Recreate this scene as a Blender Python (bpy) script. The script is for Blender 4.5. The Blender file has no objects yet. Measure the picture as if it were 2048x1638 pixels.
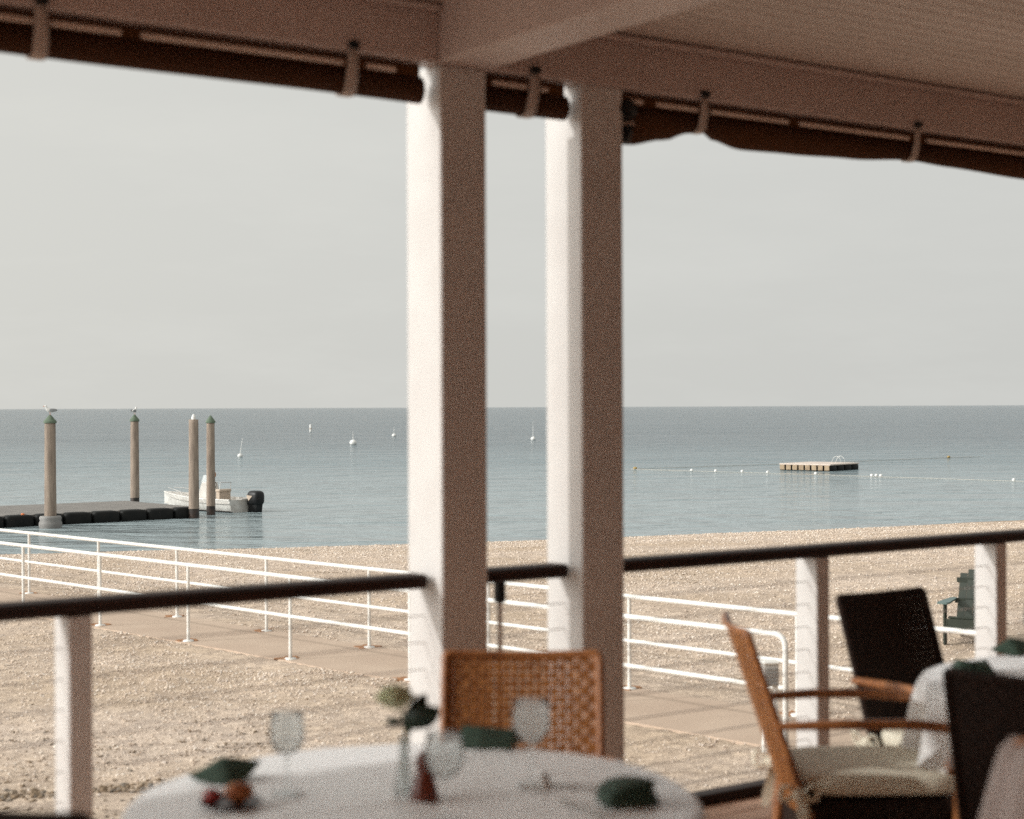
import bpy, math, random
from math import sin, cos, pi, radians, sqrt, atan2, exp
from mathutils import Vector, Matrix, noise

random.seed(7)
scene = bpy.context.scene
COL = scene.collection

# ------------------------------------------------------------------ camera
F = 3280.0            # focal length in photo pixels (2048 wide)
EYE = 1.70            # eye height above the deck
cam_d = bpy.data.cameras.new('camera')
cam = bpy.data.objects.new('camera', cam_d)
COL.objects.link(cam)
cam_d.sensor_width = 36.0
cam_d.lens = F / 2048 * 36.0
cam_d.clip_start = 0.1
cam_d.clip_end = 60000
cam.location = (0, 0, EYE)
cam.rotation_euler = (radians(90 - 0.087), radians(0.22), 0)
cam_d.dof.use_dof = True
cam_d.dof.focus_distance = 42.0
cam_d.dof.aperture_fstop = 2.25
scene.camera = cam

# ------------------------------------------------------------------ sky and sun
SUN_H = Vector((-0.956, -0.294)).normalized()
SUN_EL = radians(23)
sun_vec = Vector((SUN_H.x * cos(SUN_EL), SUN_H.y * cos(SUN_EL), sin(SUN_EL)))
world = bpy.data.worlds.new('World')
scene.world = world
world.use_nodes = True
wn, wl = world.node_tree.nodes, world.node_tree.links
wn.clear()
w_out = wn.new('ShaderNodeOutputWorld')
w_bg = wn.new('ShaderNodeBackground')
sky = wn.new('ShaderNodeTexSky')
sky.sky_type = 'NISHITA'
sky.sun_disc = False
sky.sun_elevation = SUN_EL
sky.sun_rotation = atan2(SUN_H.x, SUN_H.y)
sky.altitude = 0
sky.air_density = 1.0
sky.dust_density = 5.0
sky.ozone_density = 1.0
w_hs = wn.new('ShaderNodeHueSaturation')
w_hs.inputs['Saturation'].default_value = 0.30
w_hs.inputs['Value'].default_value = 1.0
# thin high overcast veil: an even pale layer over the clear sky, with faint streaks
w_tc = wn.new('ShaderNodeTexCoord')
w_map = wn.new('ShaderNodeMapping')
w_map.inputs['Scale'].default_value = (1.6, 1.6, 7.0)
w_map.inputs['Rotation'].default_value = (0, radians(-14), 0)
w_nz = wn.new('ShaderNodeTexNoise')
w_nz.inputs['Scale'].default_value = 2.2
w_nz.inputs['Detail'].default_value = 6
w_nz.inputs['Roughness'].default_value = 0.62
w_rmp = wn.new('ShaderNodeValToRGB')
w_rmp.color_ramp.elements[0].position = 0.48
w_rmp.color_ramp.elements[0].color = (0.90, 0.90, 0.90, 1)
w_rmp.color_ramp.elements[1].position = 0.75
w_rmp.color_ramp.elements[1].color = (0.975, 0.975, 0.975, 1)
w_mix = wn.new('ShaderNodeMix')
w_mix.data_type = 'RGBA'
w_veil = wn.new('ShaderNodeRGB')
SKY_STRENGTH = 0.12
VEIL = (0.580 / SKY_STRENGTH, 0.588 / SKY_STRENGTH, 0.568 / SKY_STRENGTH, 1)
w_veil.outputs[0].default_value = VEIL
# the haze glows round the hidden sun: brighter veil towards it
w_dot = wn.new('ShaderNodeVectorMath'); w_dot.operation = 'DOT_PRODUCT'
w_nrm = wn.new('ShaderNodeVectorMath'); w_nrm.operation = 'NORMALIZE'
w_dot.inputs[1].default_value = sun_vec
w_max = wn.new('ShaderNodeMath'); w_max.operation = 'MAXIMUM'; w_max.inputs[1].default_value = 0.0
w_pow = wn.new('ShaderNodeMath'); w_pow.operation = 'POWER'; w_pow.inputs[1].default_value = 5.0
w_glo = wn.new('ShaderNodeMath'); w_glo.operation = 'MULTIPLY_ADD'; w_glo.inputs[1].default_value = 5.6; w_glo.inputs[2].default_value = 1.0
w_vm = wn.new('ShaderNodeVectorMath'); w_vm.operation = 'SCALE'
wl.new(w_tc.outputs['Generated'], w_nrm.inputs[0])
wl.new(w_nrm.outputs[0], w_dot.inputs[0])
wl.new(w_dot.outputs['Value'], w_max.inputs[0])
wl.new(w_max.outputs[0], w_pow.inputs[0])
wl.new(w_pow.outputs[0], w_glo.inputs[0])
wl.new(w_veil.outputs[0], w_vm.inputs[0])
wl.new(w_glo.outputs[0], w_vm.inputs['Scale'])
wl.new(sky.outputs[0], w_hs.inputs['Color'])
wl.new(w_tc.outputs['Generated'], w_map.inputs[0])
wl.new(w_map.outputs[0], w_nz.inputs['Vector'])
wl.new(w_nz.outputs['Fac'], w_rmp.inputs[0])
wl.new(w_rmp.outputs[0], w_mix.inputs['Factor'])
wl.new(w_hs.outputs[0], w_mix.inputs['A'])
# and a broad faint cream brightening on that side of the sky
w_h1 = wn.new('ShaderNodeMath'); w_h1.operation = 'MULTIPLY_ADD'; w_h1.inputs[1].default_value = 0.5; w_h1.inputs[2].default_value = 0.5
w_h2 = wn.new('ShaderNodeMath'); w_h2.operation = 'POWER'; w_h2.inputs[1].default_value = 1.6
w_h3 = wn.new('ShaderNodeVectorMath'); w_h3.operation = 'SCALE'
w_h3.inputs[0].default_value = (0.22 / SKY_STRENGTH, 0.195 / SKY_STRENGTH, 0.14 / SKY_STRENGTH)
w_add = wn.new('ShaderNodeVectorMath'); w_add.operation = 'ADD'
wl.new(w_dot.outputs['Value'], w_h1.inputs[0])
wl.new(w_h1.outputs[0], w_h2.inputs[0])
wl.new(w_h2.outputs[0], w_h3.inputs['Scale'])
wl.new(w_vm.outputs[0], w_add.inputs[0])
wl.new(w_h3.outputs[0], w_add.inputs[1])
wl.new(w_add.outputs[0], w_mix.inputs['B'])
wl.new(w_mix.outputs['Result'], w_bg.inputs['Color'])
w_bg.inputs['Strength'].default_value = SKY_STRENGTH
wl.new(w_bg.outputs[0], w_out.inputs[0])

sun_d = bpy.data.lights.new('sun', 'SUN')
sun_d.energy = 1.7
sun_d.angle = radians(0.6)
sun_d.color = (1.0, 0.98, 0.945)
sun = bpy.data.objects.new('sun', sun_d)
COL.objects.link(sun)
sun.location = (-30, -10, 30)
sun.rotation_euler = (-sun_vec).to_track_quat('-Z', 'Y').to_euler()

scene.view_settings.view_transform = 'Standard'
scene.view_settings.look = 'None'
scene.view_settings.exposure = 0.12
scene.view_settings.gamma = 1.0
scene.render.engine = 'CYCLES'
scene.cycles.use_denoising = False
scene.cycles.max_bounces = 10
scene.cycles.diffuse_bounces = 5
scene.cycles.transparent_max_bounces = 12
scene.cycles.sample_clamp_indirect = 6.0

# ------------------------------------------------------------------ helpers
def hor(x):
    return 818.0 - 8.0 * x / 2048.0

def at(x, y, Y):
    "photo pixel at real depth Y -> world point"
    return Vector(((x - 1024) / F * Y, Y, EYE - (y - hor(x)) / F * Y))

def on_level(x, y, z):
    "photo pixel on the level z -> world point"
    Y = (EYE - z) * F / (y - hor(x))
    return Vector(((x - 1024) / F * Y, Y, z))

def new_mat(name):
    m = bpy.data.materials.new(name)
    m.use_nodes = True
    nt = m.node_tree
    return m, nt, nt.nodes['Principled BSDF']

def mat(name, col, rough=0.6, col2=None, scale=6.0, bump=0.0, bscale=None, metal=0.0, stretch=(1, 1, 1),
        spec=0.5, lo=0.35, hi=0.7, detail=5.0):
    m, nt, b = new_mat(name)
    N, L = nt.nodes, nt.links
    b.inputs['Roughness'].default_value = rough
    b.inputs['Metallic'].default_value = metal
    b.inputs['Specular IOR Level'].default_value = spec
    if col2 is None:
        col2 = tuple(c * 0.82 for c in col)
    tc = N.new('ShaderNodeTexCoord')
    mp = N.new('ShaderNodeMapping')
    mp.inputs['Scale'].default_value = stretch
    L.new(tc.outputs['Object'], mp.inputs[0])
    nz = N.new('ShaderNodeTexNoise')
    nz.inputs['Scale'].default_value = scale
    nz.inputs['Detail'].default_value = detail
    L.new(mp.outputs[0], nz.inputs['Vector'])
    rp = N.new('ShaderNodeValToRGB')
    rp.color_ramp.elements[0].position = lo
    rp.color_ramp.elements[1].position = hi
    rp.color_ramp.elements[0].color = (*col2, 1)
    rp.color_ramp.elements[1].color = (*col, 1)
    L.new(nz.outputs['Fac'], rp.inputs[0])
    L.new(rp.outputs[0], b.inputs['Base Color'])
    if bump:
        n2 = N.new('ShaderNodeTexNoise')
        n2.inputs['Scale'].default_value = bscale or scale * 6
        n2.inputs['Detail'].default_value = 4
        L.new(mp.outputs[0], n2.inputs['Vector'])
        bp = N.new('ShaderNodeBump')
        bp.inputs['Strength'].default_value = bump
        bp.inputs['Distance'].default_value = 0.01
        L.new(n2.outputs['Fac'], bp.inputs['Height'])
        L.new(bp.outputs[0], b.inputs['Normal'])
    return m


class MB:
    "collects shapes; build() links them as one mesh object"
    def __init__(s):
        s.v, s.f, s.sm = [], [], []
        s.M = None

    def add(s, vs, fs, smooth=False):
        o = len(s.v)
        if s.M is not None:
            vs = [s.M @ Vector(p) for p in vs]
        s.v += [tuple(p) for p in vs]
        for f in fs:
            s.f.append(tuple(i + o for i in f))
            s.sm.append(smooth)
        return s

    def box(s, lo, hi, M=None):
        x0, y0, z0 = lo
        x1, y1, z1 = hi
        vs = [(x0, y0, z0), (x1, y0, z0), (x1, y1, z0), (x0, y1, z0), (x0, y0, z1), (x1, y0, z1), (x1, y1, z1), (x0, y1, z1)]
        if M is not None:
            vs = [M @ Vector(p) for p in vs]
        return s.add(vs, [(3, 2, 1, 0), (4, 5, 6, 7), (0, 1, 5, 4), (1, 2, 6, 5), (2, 3, 7, 6), (3, 0, 4, 7)])

    def cbox(s, c, size, M=None):
        return s.box([c[i] - size[i] / 2 for i in range(3)], [c[i] + size[i] / 2 for i in range(3)], M)

    def rbox(s, lo, hi, r, M=None):
        "box with chamfered edges"
        x0, y0, z0 = lo
        x1, y1, z1 = hi
        vs, idx = [], {}
        for i, (x, dx) in enumerate(((x0, r), (x1, -r))):
            for j, (y, dy) in enumerate(((y0, r), (y1, -r))):
                for k, (z, dz) in enumerate(((z0, r), (z1, -r))):
                    for a, p in enumerate(((x, y + dy, z + dz), (x + dx, y, z + dz), (x + dx, y + dy, z))):
                        idx[(i, j, k, a)] = len(vs)
                        vs.append(p)
        g = lambda i, j, k, a: idx[(i, j, k, a)]
        fs = []
        for e in (0, 1):
            q = [g(e, 0, 0, 0), g(e, 1, 0, 0), g(e, 1, 1, 0), g(e, 0, 1, 0)]
            fs.append(q if e else q[::-1])
            q = [g(0, e, 0, 1), g(1, e, 0, 1), g(1, e, 1, 1), g(0, e, 1, 1)]
            fs.append(q[::-1] if e else q)
            q = [g(0, 0, e, 2), g(1, 0, e, 2), g(1, 1, e, 2), g(0, 1, e, 2)]
            fs.append(q if e else q[::-1])
        for i in (0, 1):
            for j in (0, 1):
                q = [g(i, j, 0, 0), g(i, j, 1, 0), g(i, j, 1, 1), g(i, j, 0, 1)]
                fs.append(q if (i + j) % 2 else q[::-1])
        for i in (0, 1):
            for k in (0, 1):
                q = [g(i, 0, k, 0), g(i, 0, k, 2), g(i, 1, k, 2), g(i, 1, k, 0)]
                fs.append(q if (i + k) % 2 else q[::-1])
        for j in (0, 1):
            for k in (0, 1):
                q = [g(0, j, k, 1), g(1, j, k, 1), g(1, j, k, 2), g(0, j, k, 2)]
                fs.append(q if (j + k) % 2 else q[::-1])
        for i in (0, 1):
            for j in (0, 1):
                for k in (0, 1):
                    q = [g(i, j, k, 0), g(i, j, k, 1), g(i, j, k, 2)]
                    fs.append(q)
        if M is not None:
            vs = [M @ Vector(p) for p in vs]
        return s.add(vs, fs)

    def tube(s, pts, r, seg=10, cap=True, squash=1.0, up=None):
        pts = [Vector(p) for p in pts]
        n = len(pts)
        rs = r if isinstance(r, (list, tuple)) else [r] * n
        vs, fs = [], []
        t0 = (pts[1] - pts[0]).normalized()
        a = up.copy() if up else (Vector((0, 0, 1)) if abs(t0.z) < 0.9 else Vector((1, 0, 0)))
        for i, p in enumerate(pts):
            t = (pts[min(i + 1, n - 1)] - pts[max(i - 1, 0)]).normalized()
            b = t.cross(a).normalized()
            a2 = b.cross(t).normalized()
            a = a2
            for k in range(seg):
                th = 2 * pi * k / seg
                vs.append(p + (b * cos(th) + a2 * sin(th) * squash) * rs[i])
        for i in range(n - 1):
            for k in range(seg):
                k2 = (k + 1) % seg
                fs.append((i * seg + k, i * seg + k2, (i + 1) * seg + k2, (i + 1) * seg + k))
        s.add(vs, fs, True)
        if cap:
            s.add(vs[:seg], [tuple(range(seg))[::-1]])
            s.add(vs[-seg:], [tuple(range(seg))])
        return s

    def ribbon(s, pts, side, nrm, w, th):
        "flat strip swept along pts; side and nrm are fixed directions"
        vs, fs = [], []
        for p in pts:
            p = Vector(p)
            vs += [p - side * w / 2 - nrm * th / 2, p + side * w / 2 - nrm * th / 2, p + side * w / 2 + nrm * th / 2, p - side * w / 2 + nrm * th / 2]
        for i in range(len(pts) - 1):
            for k in range(4):
                k2 = (k + 1) % 4
                fs.append((i * 4 + k, i * 4 + k2, i * 4 + 4 + k2, i * 4 + 4 + k))
        e = (len(pts) - 1) * 4
        fs += [(3, 2, 1, 0), (e, e + 1, e + 2, e + 3)]
        return s.add(vs, fs)

    def lathe(s, prof, seg=24, c=(0, 0, 0), M=None):
        vs, fs = [], []
        n = len(prof)
        for r, z in prof:
            for k in range(seg):
                th = 2 * pi * k / seg
                vs.append(Vector((c[0] + r * cos(th), c[1] + r * sin(th), c[2] + z)))
        for i in range(n - 1):
            for k in range(seg):
                k2 = (k + 1) % seg
                fs.append((i * seg + k, i * seg + k2, (i + 1) * seg + k2, (i + 1) * seg + k))
        if M is not None:
            vs = [M @ p for p in vs]
        return s.add(vs, fs, True)

    def superell(s, c, r, e1=0.5, e2=0.5, nu=24, nv=14, M=None, fn=None):
        sp = lambda v, e: math.copysign(abs(v) ** e, v)
        vs, fs = [], []
        for j in range(nv + 1):
            ph = -pi / 2 + pi * j / nv
            for i in range(nu):
                th = 2 * pi * i / nu
                p = Vector((r[0] * sp(cos(ph), e1) * sp(cos(th), e2), r[1] * sp(cos(ph), e1) * sp(sin(th), e2), r[2] * sp(sin(ph), e1)))
                if fn:
                    p = fn(p)
                p = p + Vector(c)
                vs.append(M @ p if M is not None else p)
        for j in range(nv):
            for i in range(nu):
                i2 = (i + 1) % nu
                fs.append((j * nu + i, j * nu + i2, (j + 1) * nu + i2, (j + 1) * nu + i))
        return s.add(vs, fs, True)

    def prism(s, poly, y0, y1, M=None):
        "polygon in x,z extruded along y"
        n = len(poly)
        vs = [Vector((x, y0, z)) for x, z in poly] + [Vector((x, y1, z)) for x, z in poly]
        fs = [tuple(range(n)), tuple(range(2 * n - 1, n - 1, -1))]
        for i in range(n):
            j = (i + 1) % n
            fs.append((j, i, i + n, j + n))
        if M is not None:
            vs = [M @ p for p in vs]
        return s.add(vs, fs)

    def grid(s, rows, smooth=True, closed=False):
        n, m = len(rows), len(rows[0])
        vs = [p for r in rows for p in r]
        fs = []
        for i in range(n - 1):
            for j in range(m if closed else m - 1):
                j2 = (j + 1) % m
                fs.append((i * m + j, i * m + j2, (i + 1) * m + j2, (i + 1) * m + j))
        return s.add(vs, fs, smooth)

    def build(s, name, material, parent=None, bevel=0.0, label=None, loc=None):
        me = bpy.data.meshes.new(name)
        me.from_pydata(s.v, [], s.f)
        me.polygons.foreach_set('use_smooth', s.sm)
        me.update()
        o = bpy.data.objects.new(name, me)
        COL.objects.link(o)
        for m in (material if isinstance(material, (list, tuple)) else [material]):
            me.materials.append(m)
        if parent:
            o.parent = parent
        if loc:
            o.location = loc
        if bevel:
            b = o.modifiers.new('bevel', 'BEVEL')
            b.width = bevel
            b.segments = 2
            b.limit_method = 'ANGLE'
        if label:
            o['label'] = label
        return o


def thing(name, label, cat, loc=(0, 0, 0), rz=0.0, group=None):
    o = bpy.data.objects.new(name, None)
    o.empty_display_size = 0.2
    COL.objects.link(o)
    o.location = loc
    o.rotation_euler = (0, 0, rz)
    o['label'] = label
    o['category'] = cat
    if group:
        o['group'] = group
    return o

def tag(o, label, cat, group=None):
    o['label'] = label
    o['category'] = cat
    if group:
        o['group'] = group
    return o

def structure(o, kind='structure'):
    o['kind'] = kind
    return o

def copy_tree(o, parent=None):
    c = o.copy()
    COL.objects.link(c)
    if parent:
        c.parent = parent
    for ch in list(o.children):
        copy_tree(ch, c)
    return c

def dup(o, loc, rz, label):
    c = copy_tree(o)
    c.location = loc
    c.rotation_euler = (0, 0, rz)
    c['label'] = label
    return c

# ------------------------------------------------------------------ materials
M = {}
M['white'] = mat('white_paint', (0.65, 0.63, 0.61), 0.5, (0.60, 0.575, 0.555), 5, 0.08, 60)
M['ceiling'] = mat('ceiling_paint', (0.60, 0.51, 0.465), 0.55, (0.52, 0.435, 0.39), 1.4, 0.05, 50, stretch=(0.3, 3, 1))
M['trim'] = mat('porch_paint', (0.60, 0.505, 0.475), 0.55, (0.54, 0.45, 0.42), 2.2, 0.06, 50)
M['pipe'] = mat('white_pipe', (0.80, 0.79, 0.76), 0.35, (0.70, 0.68, 0.64), 9)
M['rust'] = mat('rusted_plate', (0.40, 0.19, 0.08), 0.85, (0.26, 0.12, 0.05), 14, 0.3)
M['handrail'] = mat('dark_wood', (0.040, 0.016, 0.010), 0.55, (0.014, 0.007, 0.005), 5, 0.15, 60, stretch=(1, 14, 14), spec=0.22)
M['deckwood'] = mat('deck_boards', (0.64, 0.40, 0.285), 0.7, (0.52, 0.31, 0.21), 4, 0.25, 60, stretch=(1, 10, 10))
M['wall'] = mat('brown_wall', (0.68, 0.42, 0.34), 0.7, (0.62, 0.38, 0.30), 3)
M['steel'] = mat('steel_cable', (0.60, 0.58, 0.55), 0.35, (0.48, 0.46, 0.44), 20, metal=0.3)
M['black'] = mat('black_plastic', (0.009, 0.010, 0.011), 0.4, (0.006, 0.007, 0.008), 12, 0.1, spec=0.3)
M['rubber'] = mat('black_float', (0.006, 0.007, 0.007), 0.6, (0.012, 0.012, 0.011), 4, 0.2, spec=0.2)
M['strap'] = mat('webbing_strap', (0.50, 0.42, 0.37), 0.8, (0.42, 0.35, 0.31), 40, 0.2)
M['batten'] = mat('pale_batten', (0.78, 0.66, 0.58), 0.5, (0.66, 0.54, 0.47), 8)
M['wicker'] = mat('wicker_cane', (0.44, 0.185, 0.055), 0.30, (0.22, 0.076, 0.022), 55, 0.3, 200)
M['wicker_shaded'] = mat('wicker_shaded', (0.036, 0.019, 0.013), 0.7, (0.015, 0.009, 0.007), 50, 0.3, 200, spec=0.2)  # same wicker with shade put into its colour, for shaded chairs and aprons
M['cane'] = mat('cane_frame', (0.42, 0.17, 0.055), 0.38, (0.24, 0.085, 0.028), 24, 0.15, 120, stretch=(1, 1, 1))
M['cushion'] = mat('cushion_cloth', (0.80, 0.76, 0.62), 0.7, (0.75, 0.70, 0.56), 14, 0.15, 160)
M['napkin'] = mat('green_napkin', (0.052, 0.092, 0.064), 0.75, (0.034, 0.062, 0.043), 30, 0.25, 200)
M['mill'] = mat('mill_wood', (0.20, 0.045, 0.022), 0.3, (0.10, 0.022, 0.012), 20, stretch=(1, 1, 0.2))
M['bread'] = mat('bread_crust', (0.50, 0.20, 0.06), 0.55, (0.30, 0.085, 0.03), 22, 0.3, 60)
M['tomato'] = mat('red_skin', (0.34, 0.035, 0.025), 0.35, (0.22, 0.02, 0.018), 18)
M['plate'] = mat('dark_plate', (0.10, 0.045, 0.035), 0.35, (0.07, 0.03, 0.025), 8)
M['leaf'] = mat('dark_leaf', (0.018, 0.045, 0.024), 0.5, (0.010, 0.026, 0.014), 20)
M['stem'] = mat('green_stem', (0.08, 0.13, 0.05), 0.6)
M['petal'] = mat('cream_petal', (0.66, 0.68, 0.48), 0.7, (0.46, 0.50, 0.28), 40)
M['pile'] = mat('pile_wood', (0.36, 0.285, 0.225), 0.85, (0.22, 0.17, 0.135), 3.5, 0.4, 30, stretch=(4, 4, 0.5))
M['pilewet'] = mat('wet_pile', (0.06, 0.035, 0.025), 0.5, (0.015, 0.014, 0.012), 5, 0.4, 30)
M['greencap'] = mat('green_cap', (0.13, 0.17, 0.12), 0.8, (0.09, 0.125, 0.085), 8)
M['grey'] = mat('weathered_grey', (0.24, 0.22, 0.20), 0.8, (0.15, 0.14, 0.13), 2.0, 0.3, 20, stretch=(1, 6, 1))
M['collar'] = mat('grey_collar', (0.27, 0.26, 0.25), 0.6, (0.2, 0.19, 0.18), 5)
M['gel'] = mat('boat_gelcoat', (0.72, 0.70, 0.66), 0.3, (0.52, 0.49, 0.45), 3)
M['boatgrey'] = mat('boat_grey', (0.42, 0.40, 0.37), 0.5)
M['boattan'] = mat('boat_tan', (0.52, 0.42, 0.33), 0.6)
M['boot'] = mat('boat_bottom', (0.03, 0.018, 0.014), 0.6)
M['orange'] = mat('orange_plastic', (0.70, 0.20, 0.05), 0.45, (0.55, 0.15, 0.04), 8)
M['raftwood'] = mat('raft_wood', (0.42, 0.32, 0.21), 0.8, (0.28, 0.20, 0.13), 4, 0.3, 30)
M['raftdeck'] = mat('raft_deck', (0.66, 0.57, 0.50), 0.8, (0.55, 0.46, 0.40), 3)
M['buoy'] = mat('buoy_white', (0.82, 0.81, 0.78), 0.35)
M['gull'] = mat('gull_white', (0.78, 0.77, 0.75), 0.8)
M['gullgrey'] = mat('gull_grey', (0.30, 0.31, 0.32), 0.8)
M['adir'] = mat('green_paint', (0.022, 0.030, 0.018), 0.6, (0.014, 0.021, 0.013), 8, 0.1, 40)
M['adir_lit'] = mat('green_paint_lit', (0.12, 0.18, 0.17), 0.5, (0.09, 0.14, 0.13), 8)  # the chairs' green paint with skylight on the arms put into its colour
M['ring'] = mat('faded_orange', (0.42, 0.20, 0.09), 0.6, (0.34, 0.16, 0.08), 8)
M['yellow'] = mat('faded_yellow', (0.42, 0.29, 0.10), 0.6, (0.34, 0.23, 0.08), 8)
M['rope'] = mat('pale_rope', (0.55, 0.52, 0.46), 0.8)
M['drape'] = mat('pale_cover', (0.50, 0.42, 0.39), 0.85, (0.44, 0.36, 0.33), 12, 0.2, 120)
M['louver'] = mat('grey_box', (0.50, 0.48, 0.45), 0.5, (0.42, 0.40, 0.38), 14)

def linen():
    m = mat('white_linen', (0.86, 0.855, 0.84), 0.33, (0.83, 0.82, 0.80), 4, 0.10, 220)
    b = m.node_tree.nodes['Principled BSDF']
    b.inputs['Sheen Weight'].default_value = 1.0
    b.inputs['Specular IOR Level'].default_value = 0.7
    b.inputs['Sheen Roughness'].default_value = 0.4
    return m
M['linen'] = linen()

def glass():
    "thin clear glass, slightly misted: mostly see-through, mirror-like at its edges"
    m, nt, b = new_mat('clear_glass')
    N, L = nt.nodes, nt.links
    nz = N.new('ShaderNodeTexNoise')
    nz.inputs['Scale'].default_value = 26
    mr = N.new('ShaderNodeMapRange')
    mr.inputs[3].default_value = 0.22
    mr.inputs[4].default_value = 0.42
    L.new(nz.outputs['Fac'], mr.inputs[0])
    tr = N.new('ShaderNodeBsdfTransparent')
    tr.inputs['Color'].default_value = (0.98, 0.99, 0.99, 1)
    ml = N.new('ShaderNodeBsdfTranslucent')
    ml.inputs['Color'].default_value = (0.92, 0.94, 0.94, 1)
    gl = N.new('ShaderNodeBsdfGlossy')
    gl.inputs['Roughness'].default_value = 0.05
    m1 = N.new('ShaderNodeMixShader')
    L.new(mr.outputs[0], m1.inputs[0])
    L.new(tr.outputs[0], m1.inputs[1])
    L.new(ml.outputs[0], m1.inputs[2])
    fr = N.new('ShaderNodeFresnel')
    fr.inputs['IOR'].default_value = 1.12
    m2 = N.new('ShaderNodeMixShader')
    L.new(fr.outputs[0], m2.inputs[0])
    L.new(m1.outputs[0], m2.inputs[1])
    L.new(gl.outputs[0], m2.inputs[2])
    L.new(m2.outputs[0], N['Material Output'].inputs[0])
    return m
M['glass'] = glass()

def canvas():
    m, nt, b = new_mat('brown_canvas')
    N, L = nt.nodes, nt.links
    tc = N.new('ShaderNodeTexCoord')
    nz = N.new('ShaderNodeTexNoise')
    nz.inputs['Scale'].default_value = 9
    rp = N.new('ShaderNodeValToRGB')
    rp.color_ramp.elements[0].color = (0.030, 0.015, 0.010, 1)
    rp.color_ramp.elements[1].color = (0.060, 0.028, 0.016, 1)
    L.new(tc.outputs['Object'], nz.inputs['Vector'])
    L.new(nz.outputs['Fac'], rp.inputs[0])
    L.new(rp.outputs[0], b.inputs['Base Color'])
    b.inputs['Roughness'].default_value = 0.85
    tr = N.new('ShaderNodeBsdfTranslucent')
    tr.inputs['Color'].default_value = (0.34, 0.18, 0.09, 1)
    mx = N.new('ShaderNodeMixShader')
    mx.inputs[0].default_value = 0.42
    L.new(b.outputs[0], mx.inputs[1])
    L.new(tr.outputs[0], mx.inputs[2])
    L.new(mx.outputs[0], N['Material Output'].inputs[0])
    return m
M['canvas'] = canvas()

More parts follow.
